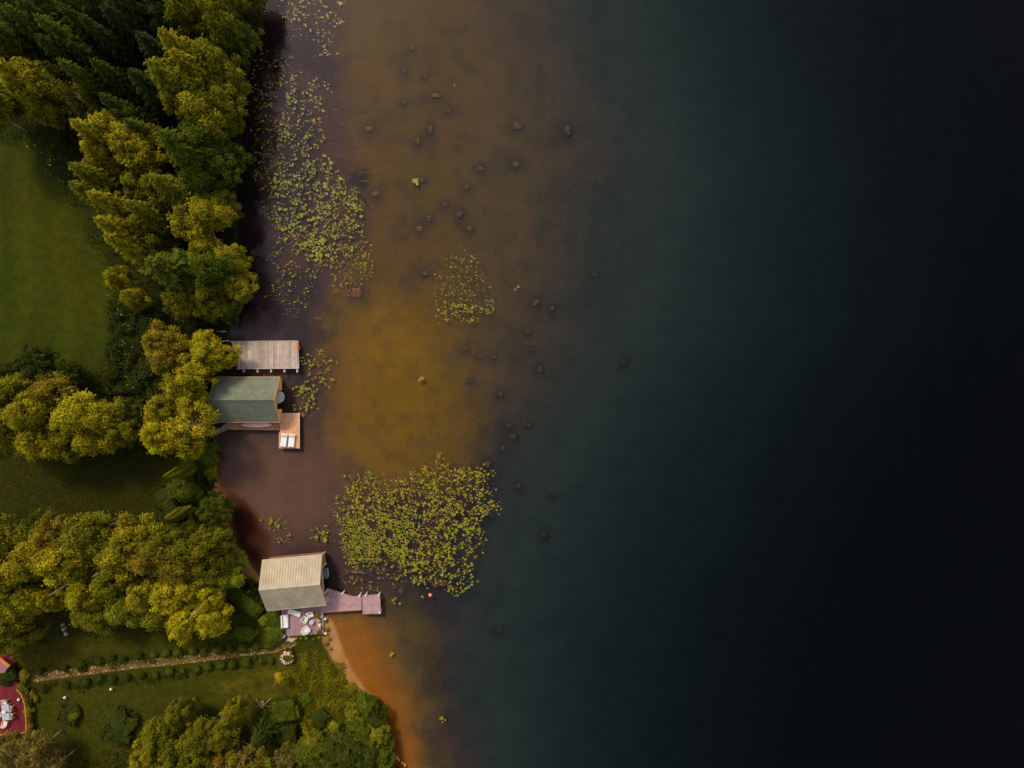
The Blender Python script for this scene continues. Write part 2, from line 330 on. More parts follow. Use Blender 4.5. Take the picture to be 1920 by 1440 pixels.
def zones(px, py):
    s = shore_s(px, py); n1 = fbm(px / 70., py / 70., 31, 4); n2 = fbm(px / 18., py / 18., 77, 3)
    N = len(px)
    # land colours
    land = np.tile(np.array([0.030, 0.036, 0.0025]), (N, 1))
    land = lerp(land, (0.044, 0.044, 0.002), np.clip((n1 - .42) * 4, 0, 1) * 0.9)
    upper = soft(px, py, [(-2000, 240), (60, 260), (150, 380), (200, 470), (235, 560), (215, 640), (150, 690), (-2000, 690)], 30)
    land = lerp(land, (0.034, 0.045, 0.001), upper * .85)
    mow = (0.5 + 0.5 * np.sin(px / 11. + n1 * 5)) * upper
    land = land * (1 + 0.22 * (mow - .5))[:, None] * (1 + .55 * (fbm(px / 45., py / 90., 53, 4) - .5))[:, None]
    land = lerp(land, (0.050, 0.050, 0.001), upper * np.clip((fbm(px / 80., py / 130., 88, 4) - .48) * 5, 0, 1) * .6)
    mid = soft(px, py, [(-2000, 840), (320, 850), (330, 960), (200, 1000), (-2000, 990)], 30)
    land = lerp(land, (0.026, 0.027, 0.002), mid * .9)
    low = soft(px, py, [(-2000, 1180), (420, 1165), (520, 1200), (600, 1200), (640, 1250), (660, 1300), (600, 1360), (420, 1330), (200, 1440), (-2000, 1440)], 25)
    land = lerp(land, (0.054, 0.053, 0.002), low * .7)
    tan = soft(px, py, [(400, 1255), (470, 1240), (640, 1235), (650, 1290), (560, 1300), (490, 1315), (400, 1310)], 22, 20)
    land = lerp(land, (0.115, 0.09, 0.006), tan * np.clip(n2 * 1.6 - .3, 0, 1) * .75)
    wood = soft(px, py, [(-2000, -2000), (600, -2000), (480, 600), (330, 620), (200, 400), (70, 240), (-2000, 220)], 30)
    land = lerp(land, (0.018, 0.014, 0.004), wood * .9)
    for (x, y, r) in ((20, 1245, 45), (60, 1270, 30), (110, 1215, 60)):
        land = lerp(land, (0.075, 0.05, 0.006), np.exp(-((px - x) ** 2 + (py - y) ** 2) / r ** 2) * .6)
    # sand
    bw = ip([(-900, -1), (820, -1), (830, 2), (850, 5), (905, 6), (1000, 12), (1060, 24), (1085, 22), (1105, 2), (1150, 2), (1156, 22), (1200, 32), (1250, 26), (1292, 24), (1306, 7), (1350, 3), (1440, 5), (2600, 5)], py)
    sandz = (s < 0) & (s > -bw)
    sandc = lerp(np.tile(np.array([0.40, 0.20, 0.085]), (N, 1)), (0.30, 0.13, 0.03), np.clip(n2 * 1.5 - .3, 0, 1))
    # bed colours
    bed = np.tile(np.array([0.078, 0.040, 0.037]), (N, 1))                       # peat near the shore
    bed = lerp(bed, (0.034, 0.025, 0.030), np.clip((n1 - .45) * 5, 0, 1) * .8)
    bed = lerp(bed, (0.125, 0.069, 0.019), soft(px, py, BROWN, 26) * (.75 + .25 * n2))
    bed = lerp(bed, (0.215, 0.106, 0.009), soft(px, py, GOLD, 66, 30) * .95)
    q = soft(px, py, [(405, 800), (560, 830), (640, 870), (680, 930), (600, 1010), (500, 1000), (440, 1060), (400, 900)], 40, 20)
    bed = lerp(bed, (0.150, 0.074, 0.048), q * .85)
    q = soft(px, py, [(405, 860), (440, 930), (505, 1000), (505, 1090), (430, 1040), (400, 940)], 8, 8)
    bed = lerp(bed, (0.12, 0.045, 0.016), q * .9)
    q = soft(px, py, [(425, 590), (500, 600), (520, 650), (430, 650)], 20)
    bed = lerp(bed, (0.12, 0.07, 0.06), q * .8)
    q = soft(px, py, [(440, 380), (480, 380), (470, 480), (440, 480)], 14)
    bed = lerp(bed, (0.11, 0.06, 0.06), q * .7)
    bed = lerp(bed, (0.125, 0.078, 0.020), soft(px, py, ORB2, 40, 24) * .85)
    bed = lerp(bed, (0.28, 0.098, 0.010), soft(px, py, ORBED, 34, 20) * .95)
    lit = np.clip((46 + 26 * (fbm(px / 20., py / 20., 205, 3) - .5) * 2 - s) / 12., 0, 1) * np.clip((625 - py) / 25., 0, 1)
    bed = lerp(bed, (0.016, 0.010, 0.009), lit * .85)                                       # near-black tree reflections along the shore, painted into the bed colour
    cove_refl = soft(px, py, [(422, 930), (455, 935), (480, 965), (503, 1010), (500, 1050), (470, 1062), (440, 1010)], 6, 7)
    bed = lerp(bed, (0.055, 0.015, 0.007), cove_refl * .85)  # reflection of the bank trees' crowns painted into the bay's bed
    rim = np.clip(1 - np.abs(s - 2) / 8., 0, 1) * (py > 850) * (py < 1085)
    bed = lerp(bed, (0.26, 0.095, 0.02), rim * .8)
    dd = -height(px, py)
    bed = lerp(bed, (0.105, 0.066, 0.038), soft(px, py, [(880, -900), (1080, -900), (1100, 300), (1080, 500), (1010, 700), (930, 900), (880, 700)], 60, 30) * .8)
    bed = lerp(bed, (0.072, 0.092, 0.086), np.clip((dd - 1.2) / 2.0, 0, 1) * .9)          # bed painted teal further out, standing for light scattered in deep water
    weed = np.clip((fbm(px / 26., py / 26., 91, 4) - .56) * 8, 0, 1) * (dd > .5) * np.clip((3.2 - dd) / 1.5, 0, 1)
    bed = lerp(bed, (0.035, 0.032, 0.028), weed * .26)
    for (x, y, rx, ry) in ROCKS:                                                            # bed darkened in a soft ring round each stone
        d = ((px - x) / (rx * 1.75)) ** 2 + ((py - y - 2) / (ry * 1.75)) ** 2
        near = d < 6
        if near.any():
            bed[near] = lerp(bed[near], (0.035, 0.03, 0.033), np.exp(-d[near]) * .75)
    q = soft(px, py, [(650, 310), (690, 310), (685, 355), (655, 350)], 10)
    bed = lerp(bed, (0.02, 0.02, 0.03), q * .8)
    return s, sandz, land, sandc, bed, bw

def axis(lo, hi, a, b, fine, coarse):
    L = list(np.arange(lo, a, coarse)) + list(np.arange(a, b, fine)) + list(np.arange(b, hi + coarse, coarse))
    return np.array(L, float)
gx = np.concatenate([axis(-1300, 1240, -120, 1240, 4, 60)[:-1], np.arange(1240, 2040, 12.), np.arange(2040, 3300, 60.)]); gx = np.unique(gx); gy = np.unique(axis(-1100, 2500, -110, 1550, 4, 60))
PX, PY = np.meshgrid(gx, gy); nx, ny = len(gx), len(gy)
Z = height(PX, PY); V = np.stack([(PX - 960) * S, (720 - PY) * S, Z], -1).reshape(-1, 3)
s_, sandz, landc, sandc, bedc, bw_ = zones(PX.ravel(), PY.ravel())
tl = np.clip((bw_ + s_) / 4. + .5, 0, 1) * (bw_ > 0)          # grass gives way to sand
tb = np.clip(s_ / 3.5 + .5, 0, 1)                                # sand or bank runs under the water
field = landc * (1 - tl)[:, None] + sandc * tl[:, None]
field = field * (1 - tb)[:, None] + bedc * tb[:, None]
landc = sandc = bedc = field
I = np.arange(nx * ny).reshape(ny, nx)
F = np.stack([I[1:, :-1], I[1:, 1:], I[:-1, 1:], I[:-1, :-1]], -1).reshape(-1, 4)
fs = s_[F].max(1); fsand = sandz[F].sum(1) >= 2
cls = np.where(fs > 0, 2, np.where(fsand, 1, 0))
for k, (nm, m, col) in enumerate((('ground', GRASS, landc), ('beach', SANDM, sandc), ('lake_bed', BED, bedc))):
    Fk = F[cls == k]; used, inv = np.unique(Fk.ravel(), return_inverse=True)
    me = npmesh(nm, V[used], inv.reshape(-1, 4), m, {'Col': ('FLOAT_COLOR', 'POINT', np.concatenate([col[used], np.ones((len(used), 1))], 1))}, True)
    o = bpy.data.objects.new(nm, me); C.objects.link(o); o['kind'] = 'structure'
mb = MB(); mb.box((70, -5, -10), (330, 270, 20)); w = mb.build('lake_water', WATER); w['kind'] = 'structure'

# ------------------------------------------------------------------ foliage geometry
rng = np.random.default_rng(11)
def unit(v): return v / np.maximum(np.linalg.norm(v, axis=1, keepdims=True), 1e-9)
def cards(P, Nn, size, ratio=1.0, T=None):
    n = len(P); Nn = unit(Nn)
    if T is None: T = rng.normal(size=(n, 3))
    T = unit(T - (T * Nn).sum(1, keepdims=True) * Nn); B = np.cross(Nn, T)
    s = np.asarray(size).reshape(-1, 1) * np.ones((n, 1)); r = ratio
    a = P + T * s; b = P + B * s * r * .62 + Nn * s * .12; c = P - T * s * .9; d = P - B * s * r * .62 + Nn * s * .12
    V = np.stack([a, b, c, d], 1).reshape(-1, 3); F = np.arange(4 * n).reshape(n, 4)
    return V, F
def merge(parts):
    Vs, Fs, Ts, Hs = [], [], [], []; o = 0
    for V, F, T, H in parts:
        Vs.append(V); Fs.append(F + o); Ts.append(T); Hs.append(H); o += len(V)
    return np.concatenate(Vs), np.concatenate(Fs), np.concatenate(Ts), np.concatenate(Hs)
def crown_mesh(name, parts):
    V, F, T, H = merge(parts)
    return npmesh(name, V, F, LEAF, {'tint': ('FLOAT', 'FACE', np.clip(T, 0, 1)), 'hue': ('FLOAT', 'FACE', np.clip(H, 0, 1))})

def broadleaf(name, R=3.6, H=13., z0=3.0, ncl=55, per=170, cr=1.0, leaf=0.2, zs=.9, lean=0.0, flat=1.0, lobes=4, tap=.45):
    """irregular cloud of leaf clumps"""
    parts = []; zc = (H + z0) / 2; rz = (H - z0) / 2
    la = rng.uniform(0, 2 * np.pi, lobes); lr = rng.uniform(.25, .55, lobes); lz = rng.uniform(-.5, .7, lobes)
    for i in range(ncl):
        d = unit(rng.normal(size=(1, 3)))[0]; rr = rng.uniform(.45, 1.0) ** .6
        j = rng.integers(lobes); off = np.array([math.cos(la[j]) * lr[j], math.sin(la[j]) * lr[j], lz[j]])
        p = d * rr * .72 + off * .55
        taper = 1.0 - tap * max(p[2], 0)
        c = np.array([p[0] * R * taper, p[1] * R * taper, zc + p[2] * rz * flat])
        rc = cr * rng.uniform(.55, 1.25); n = int(per * (rc / cr) ** 2)
        u = unit(rng.normal(size=(n, 3))); rad = rc * rng.uniform(.35, 1.0, (n, 1)) ** .5 * (1 + .25 * rng.normal(size=(n, 1)))
        P = c + u * rad * np.array([1, 1, zs])
        Nn = u * .7 + np.array([0, 0, .55]) + rng.normal(size=(n, 3)) * .45
        V, F = cards(P, Nn, leaf * rng.uniform(.6, 1.4, n), .62, u * [.7, .7, .3] + np.array([0, 0, -.8 if zs > 1.5 else -.35]) + rng.normal(size=(n, 3)) * .5)
        ct = rng.uniform(.05, .9); T = ct + rng.normal(size=n) * .2
        parts.append((V, F, T, rng.uniform(.2, .8) + rng.normal(size=n) * .15))
    return crown_mesh(name, parts)
def conifer(name, R=3.0, H=15., z0=1.5, levels=26, wide=0.8, droop=.25, leaf=.26):
    parts = []
    for i in range(levels):
        t = (i + rng.uniform(-.2, .2)) / levels; z = z0 + (H - z0) * max(t, 0) ; r = R * (1 - t) ** wide + .12
        nb = int(6 + 6 * (1 - t)); a0 = rng.uniform(0, 6.28)
        for k in range(nb):
            a = a0 + 2 * math.pi * k / nb + rng.normal() * .16; L = r * rng.uniform(.72, 1.12); n = max(int(17 * L / 2.2) + 4, 5)
            q = rng.uniform(.12, 1, n) ** .75; w = (.46 * (1 - q) + .10) * (.5 + .5 * L / R) * 1.1
            side = rng.uniform(-1, 1, n) * w
            dx, dy = math.cos(a), math.sin(a)
            P = np.stack([dx * q * L - dy * side, dy * q * L + dx * side, z - droop * L * q ** 1.4 + .10 * rng.normal(size=n) + .15 * (q > .9)], 1)
            Nn = np.stack([dx * .35 + 0 * q, dy * .35 + 0 * q, 1 + 0 * q], 1) + rng.normal(size=(n, 3)) * .28
            T = np.stack([dx + .5 * np.sign(side) * -dy, dy + .5 * np.sign(side) * dx, -.25 + 0 * q], 1) + rng.normal(size=(n, 3)) * .15
            V, F = cards(P, Nn, leaf * rng.uniform(.7, 1.3, n), .62, T)
            tt = rng.uniform(.3, .65) + .22 * (q - .5) + rng.normal(size=n) * .08
            parts.append((V, F, tt, .5 + rng.normal(size=n) * .15))
    # leader at the top
    n = 40; q = rng.uniform(0, 1, n); P = np.stack([rng.normal(size=n) * .12 * (1 - q), rng.normal(size=n) * .12 * (1 - q), H - .6 + q * 1.0], 1)
    V, F = cards(P, rng.normal(size=(n, 3)), .16, .5); parts.append((V, F, np.full(n, .6), np.full(n, .5)))
    return crown_mesh(name, parts)
def bushmesh(name, R=1., H=1., n=1500, leaf=.09, bump=.12, box=None, clump=.35, skirt=0.0):
    """clipped or rounded shrub: shell and inner leaves"""
    if box is not None:
        bx, by, bz = box; P = rng.uniform(-1, 1, (n, 3)); ax = rng.integers(0, 5, n); sg = np.sign(rng.uniform(-1, 1, n))
        for i in range(n):
            if ax[i] < 2: P[i, ax[i]] = sg[i] * rng.uniform(.86, 1.03)
            else: P[i, 2] = rng.uniform(.86, 1.04)
        Nn = np.where(np.abs(P) > .85, np.sign(P), 0) + rng.normal(size=(n, 3)) * .35
        P = P * np.array([bx / 2, by / 2, bz / 2]) + np.array([0, 0, bz / 2])
        P += (vnoise(P[:, 0] * 1.7, P[:, 1] * 1.7, 3)[:, None] - .5) * bump * unit(Nn)
    else:
        u = unit(rng.normal(size=(n, 3))); u[:, 2] = np.where(rng.uniform(size=n) < .7, np.abs(u[:, 2]), u[:, 2])
        k = 1 + bump * 2 * (vnoise(u[:, 0] * 3 + 5, u[:, 1] * 3 + u[:, 2] * 2, 8) - .5)
        P = u * (rng.uniform(.55, 1, (n, 1)) ** .35) * k[:, None] * np.array([R, R, H / 2]) + np.array([0, 0, H / 2])
        Nn = u + rng.normal(size=(n, 3)) * .35 + np.array([0, 0, .25])
    V, F = cards(P, Nn, leaf * rng.uniform(.6, 1.4, n))
    ct = vnoise(P[:, 0] / clump + 40, P[:, 1] / clump + 17, 12)
    return crown_mesh(name, [(V, F, .25 + .5 * ct + rng.normal(size=n) * .1, .5 + rng.normal(size=n) * .2)])

def trunk_mesh(name, material, H, r, limbs, spread, z0, lean=0.0, seed=0):
    rn = random.Random(seed); mb = MB()
    pts = [(0.15 * math.sin(i * 1.3 + seed) * i / 5, 0.15 * math.cos(i * 1.7 + seed) * i / 5, H * i / 6. - (.4 if i == 0 else 0)) for i in range(7)]
    mb.tube(pts, [r * 1.25, r, r * .85, r * .7, r * .5, r * .32, r * .1], 8)
    for k in range(limbs):
        a = 2 * math.pi * (k * .618) + rn.uniform(-.3, .3); z = z0 + (H * .8 - z0) * (k + rn.random()) / limbs; L = spread * rn.uniform(.55, 1.0) * (1 - .4 * z / H); up = rn.uniform(.3, 1.0)
        P = [(0, 0, z), (math.cos(a) * L * .4, math.sin(a) * L * .4, z + L * up * .3), (math.cos(a + .2) * L, math.sin(a + .2) * L, z + L * up)]
        mb.tube(P, [r * .4, r * .27, r * .07], 5)
    me = bpy.data.meshes.new(name); me.from_pydata(mb.v, [], mb.f); me.materials.append(material); me.polygons.foreach_set('use_smooth', [True] * len(me.polygons)); return me

PROTO = {
    'birch': [(broadleaf('birch_crown', 3.5, 14, 3.5, 86, 160, .62, .19, zs=1.9, tap=.75), trunk_mesh('birch_trunk', BARK_B, 12.6, .15, 10, 2.2, 5, seed=i), 14., 3.5) for i in range(4)],
    'oak': [(broadleaf('oak_crown', 4.2, 11, 2.2, 125, 125, .68, .185, zs=1.2, lobes=6, tap=.5), trunk_mesh('oak_trunk', BARK_D, 9.5, .28, 9, 3.2, 2.5, seed=i + 9), 11., 4.2) for i in range(3)],
    'spruce': [(conifer('spruce_crown', 3.1, 16, 1.2, 26, .68, .30, .28), trunk_mesh('spruce_trunk', BARK_D, 15.5, .2, 0, 0, 2, seed=i), 16., 3.1) for i in range(3)],
    'fir': [(conifer('fir_crown', 3.8, 14, 1.0, 24, .62, .2, .3), trunk_mesh('fir_trunk', BARK_D, 13.5, .22, 0, 0, 2, seed=i), 14., 3.8) for i in range(2)],
    'sparse': [(broadleaf('sparse_crown', 3.4, 11, 2.5, 46, 90, .6, .18, zs=1.8, tap=.6), trunk_mesh('sparse_trunk', BARK_B, 10.2, .13, 20, 2.9, 3.5, seed=i + 3), 11., 3.4) for i in range(2)],
}
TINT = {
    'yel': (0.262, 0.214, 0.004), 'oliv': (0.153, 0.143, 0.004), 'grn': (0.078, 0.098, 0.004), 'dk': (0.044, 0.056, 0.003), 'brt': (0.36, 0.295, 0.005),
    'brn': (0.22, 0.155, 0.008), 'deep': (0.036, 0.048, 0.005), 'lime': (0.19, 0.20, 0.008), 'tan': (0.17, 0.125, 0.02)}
used = {}
WORD = {'birch': 'birch', 'oak': 'broadleaf_tree', 'spruce': 'spruce_tree', 'fir': 'fir_tree', 'sparse': 'sparse_tree'}
def tree(kind, px, py, h, r, tint, label, group=None, rz=None):
    """px,py: the crown's tip for conifers, the crown's middle for broadleaf trees"""
    pl = PROTO[kind]; i = used.get(kind, 0); used[kind] = i + 1
    cm, tm, H0, R0 = pl[i % len(pl)]
    zt = h if kind in ('spruce', 'fir') else h * .66
    x, y, z = base_of(px, py, zt + 0.6)
    o = thing(WORD[kind], (x, y, z), rng.uniform(0, 6.28) if rz is None else rz, label, 'tree', group)
    k = r / R0; o.scale = (k, k * rng.uniform(.9, 1.1), h / H0)
    c = bpy.data.objects.new('crown', cm); C.objects.link(c); c.parent = o
    tc = TINT[tint]; f = rng.uniform(.88, 1.12); c.color = (tc[0] * f, tc[1] * f, tc[2], 1)
    t = bpy.data.objects.new('trunk', tm); C.objects.link(t); t.parent = o
    return o

T = tree
GW = 'trees of the dark wood in the top left corner'
GS = 'trees along the lake shore above the grey jetty'
GM = 'trees between the upper lawn and the middle lawn'
GL = 'trees in the broad belt above the stone path'
GB = 'trees along the bottom edge'
# --- dark wood, top left
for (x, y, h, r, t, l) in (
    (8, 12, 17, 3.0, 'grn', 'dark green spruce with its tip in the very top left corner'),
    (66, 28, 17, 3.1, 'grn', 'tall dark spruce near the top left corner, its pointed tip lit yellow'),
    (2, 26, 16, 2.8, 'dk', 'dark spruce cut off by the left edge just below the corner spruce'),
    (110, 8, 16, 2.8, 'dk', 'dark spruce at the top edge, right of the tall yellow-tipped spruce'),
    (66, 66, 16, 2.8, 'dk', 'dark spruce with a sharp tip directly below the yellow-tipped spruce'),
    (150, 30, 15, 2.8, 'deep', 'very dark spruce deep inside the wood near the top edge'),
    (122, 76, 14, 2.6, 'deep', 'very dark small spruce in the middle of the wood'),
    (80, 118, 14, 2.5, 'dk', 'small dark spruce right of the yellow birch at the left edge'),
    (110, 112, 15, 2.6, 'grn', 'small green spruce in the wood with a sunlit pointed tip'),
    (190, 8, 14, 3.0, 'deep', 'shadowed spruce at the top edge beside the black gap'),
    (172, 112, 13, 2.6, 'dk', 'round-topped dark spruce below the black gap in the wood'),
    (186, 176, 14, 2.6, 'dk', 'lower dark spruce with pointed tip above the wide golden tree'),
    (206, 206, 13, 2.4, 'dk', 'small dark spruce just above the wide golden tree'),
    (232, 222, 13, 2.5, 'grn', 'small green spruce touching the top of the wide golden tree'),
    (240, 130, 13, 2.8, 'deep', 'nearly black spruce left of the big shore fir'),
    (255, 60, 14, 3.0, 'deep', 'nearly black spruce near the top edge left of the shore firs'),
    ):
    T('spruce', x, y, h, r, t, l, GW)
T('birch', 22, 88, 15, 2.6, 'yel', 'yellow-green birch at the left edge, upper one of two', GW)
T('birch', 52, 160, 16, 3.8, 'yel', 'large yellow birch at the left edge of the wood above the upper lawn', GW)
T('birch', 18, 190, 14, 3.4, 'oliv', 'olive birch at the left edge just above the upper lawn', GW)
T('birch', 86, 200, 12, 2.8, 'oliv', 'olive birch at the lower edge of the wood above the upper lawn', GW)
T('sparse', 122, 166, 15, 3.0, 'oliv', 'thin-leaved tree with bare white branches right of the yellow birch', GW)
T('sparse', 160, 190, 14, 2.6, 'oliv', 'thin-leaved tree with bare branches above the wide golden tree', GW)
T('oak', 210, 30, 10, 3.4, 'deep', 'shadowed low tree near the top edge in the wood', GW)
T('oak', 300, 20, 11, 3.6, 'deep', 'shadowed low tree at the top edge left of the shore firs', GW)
# --- shore belt, upper
T('fir', 296, 52, 16, 3.2, 'yel', 'golden fir with open star-shaped top, highest on the shore', GS)
T('oak', 350, 14, 12, 3.6, 'oliv', 'olive tree at the top edge beside the lake', GS)
T('oak', 408, 22, 12, 4.0, 'oliv', 'olive green tree at the top edge, nearest to the water', GS)
T('oak', 425, 62, 10, 3.2, 'grn', 'curly green tree overhanging the water near the top edge', GS)
T('sparse', 465, 60, 7, 2.0, 'oliv', 'small sparse tree leaning over the black water near the top edge', GS)
T('fir', 276, 112, 16, 4.2, 'oliv', 'broad olive fir left of the golden shore trees', GS)
T('fir', 318, 92, 15, 4.0, 'yel', 'golden conifer between the two big shore firs', GS)
T('oak', 398, 118, 12, 4.2, 'oliv', 'olive tree on the shore with dense curly crown', GS)
T('oak', 345, 158, 14, 4.4, 'oliv', 'large olive tree in the middle of the upper shore belt', GS)
T('oak', 400, 175, 12, 4.2, 'oliv', 'large curly olive tree bulging over the black water', GS)
T('birch', 372, 208, 13, 3.6, 'yel', 'golden tree just above the dark green shore fir', GS)
T('oak', 415, 216, 9, 2.8, 'oliv', 'small olive tree at the water just above the dark green shore fir', GS)
T('fir', 298, 246, 16, 4.2, 'grn', 'big dark green fir with its tip pointing at the wide golden tree', GS)
T('oak', 372, 275, 12, 4.2, 'grn', 'dense dark green tree right of the wide golden tree', GS)
T('oak', 405, 300, 10, 3.8, 'grn', 'round dark green tree overhanging the black water', GS)
T('oak', 375, 335, 10, 3.6, 'grn', 'dark green tree above the white-branched birch', GS)
T('spruce', 134, 226, 16, 3.5, 'yel', 'golden fir-like tree with a pointed tip at the upper lawn corner', GS)
T('birch', 214, 246, 15, 3.6, 'brt', 'wide golden tree with bright speckled crown', GS)
T('birch', 250, 280, 14, 3.8, 'yel', 'golden tree right of the bright speckled crown', GS)
T('birch', 200, 290, 14, 3.0, 'yel', 'golden tree below the bright speckled crown', GS)
T('birch', 262, 262, 12, 2.6, 'tan', 'pinkish tan birch beside the dark green fir', GS)
T('spruce', 130, 308, 16, 3.2, 'oliv', 'olive spruce with a sharp tip over the upper lawn, upper of a pair', GS)
T('spruce', 131, 343, 16, 3.2, 'oliv', 'olive spruce with a sharp tip over the upper lawn, lower of a pair', GS)
T('spruce', 163, 360, 15, 3.2, 'yel', 'yellow-green spruce at the lawn edge below the sharp-tipped pair', GS)
T('spruce', 232, 378, 14, 2.8, 'oliv', 'olive spruce in the middle of the belt beside the white-branched birch', GS)
T('spruce', 280, 330, 14, 3.0, 'oliv', 'small olive spruce left of the dark green tree', GS)
T('birch', 262, 350, 12, 3.4, 'oliv', 'olive birch inside the belt beneath the golden trees', GS)
T('birch', 300, 352, 12, 3.0, 'oliv', 'olive birch above the white-branched birch', GS)
T('spruce', 178, 410, 15, 3.4, 'yel', 'yellow pointed conifer jutting over the upper lawn edge', GS)
T('spruce', 196, 440, 14, 3.3, 'yel', 'yellow conifer at the lawn edge left of the black hollow', GS)
T('birch', 268, 432, 11, 3.2, 'oliv', 'olive birch between lawn edge and black hollow', GS)
T('sparse', 345, 400, 12, 3.8, 'yel', 'yellow birch with bare white branches showing in its top', GS)
T('birch', 385, 402, 10, 3.2, 'yel', 'yellow-green birch at the water right of the white-branched one', GS)
T('oak', 412, 385, 8, 2.6, 'oliv', 'small tree at the shore above the leaning bare post', GS)
T('spruce', 274, 490, 15, 4.0, 'grn', 'dark green spruce with sharp tip left of the yellow-rimmed tree', GS)
T('oak', 345, 510, 11, 4.2, 'grn', 'dark green tree beside the yellow-rimmed shore tree', GS)
T('oak', 395, 500, 12, 3.8, 'grn', 'dark green heart of the yellow-rimmed shore tree', GS)
T('birch', 425, 490, 9, 3.0, 'yel', 'yellow tree over the water around the dark green crown', GS)
T('birch', 438, 535, 8, 2.8, 'yel', 'yellow tree leaning furthest over the water', GS)
T('birch', 375, 466, 9, 2.6, 'yel', 'yellow tree below the black hollow', GS)
T('oak', 385, 560, 9, 3.2, 'oliv', 'olive tree at the shore just above the jetty shrubs', GS)
T('oak', 340, 560, 9, 3.2, 'oliv', 'olive tree left of the jetty shrubs', GS)
T('oak', 425, 580, 6, 2.2, 'grn', 'low green tree at the water above the grey jetty', GS)
T('birch', 222, 520, 9, 1.9, 'yel', 'small yellow tree at the upper lawn edge', GS)
T('birch', 252, 556, 10, 2.0, 'yel', 'small pointed yellow tree above the wildflower strip', GS)
# --- around the jetty
T('birch', 300, 640, 11, 3.0, 'brn', 'brownish yellow birch right of the wildflower strip, upper', GM)
T('birch', 318, 672, 10, 3.2, 'brn', 'brownish yellow birch left of the grey jetty', GM)
T('birch', 385, 660, 9, 3.2, 'yel', 'yellow birch with its crown over the end of the grey jetty', GM)
T('birch', 418, 664, 7, 2.1, 'brt', 'bright yellow tree covering the landward end of the grey jetty', GM)
T('birch', 360, 708, 10, 3.0, 'yel', 'yellow birch at the corner of the green roof', GM)
T('birch', 340, 722, 10, 3.0, 'yel', 'yellow birch left of the green roof', GM)
T('birch', 358, 750, 9, 3.0, 'yel', 'yellow birch against the landward edge of the green roof', GM)
T('birch', 300, 765, 11, 3.0, 'yel', 'yellow birch above the white-limbed birch', GM)
T('sparse', 355, 798, 13, 3.6, 'brt', 'bright birch with bare white limbs beside the wooden ramp', GM)
T('birch', 300, 812, 12, 3.4, 'brt', 'bright yellow birch at the end of the middle lawn', GM)
T('birch', 345, 830, 10, 2.6, 'yel', 'yellow birch just above the clipped columnar shrub', GM)
T('oak', 248, 772, 8, 2.2, 'grn', 'low green tree between the two bright birches', GM)
T('oak', 62, 690, 9, 3.6, 'dk', 'low dark green tree on the upper lawn near the left edge', GM)
T('oak', 20, 705, 8, 3.0, 'dk', 'low dark green tree at the left edge of the upper lawn', GM)
T('oak', 120, 705, 7, 2.6, 'dk', 'small dark tree right of the low dark green tree on the upper lawn', GM)
T('birch', 22, 745, 12, 3.4, 'oliv', 'olive birch at the left edge below the low dark trees', GM)
T('birch', 62, 768, 13, 4.0, 'yel', 'large golden olive tree near the left edge above the middle lawn', GM)
T('birch', 20, 800, 12, 3.4, 'oliv', 'olive tree at the left edge just above the middle lawn', GM)
T('birch', 100, 742, 11, 3.2, 'brn', 'brownish olive tree left of the brightest crown', GM)
T('birch', 150, 780, 13, 3.8, 'brt', 'brightest rounded yellow crown above the middle lawn', GM)
T('birch', 196, 785, 12, 3.4, 'yel', 'yellow tree right of the brightest rounded crown', GM)
T('birch', 70, 825, 11, 3.4, 'yel', 'yellow tree overhanging the middle lawn near the left edge', GM)
T('birch', 122, 828, 10, 3.0, 'oliv', 'olive tree overhanging the middle lawn', GM)
T('birch', 175, 826, 10, 3.0, 'yel', 'yellow tree overhanging the middle lawn below the brightest crown', GM)
T('birch', 228, 812, 10, 2.8, 'oliv', 'olive tree by the dead branches above the middle lawn', GM)
T('sparse', 255, 795, 8, 2.0, 'oliv', 'thin tree with dead reddish branches above the middle lawn', GM)
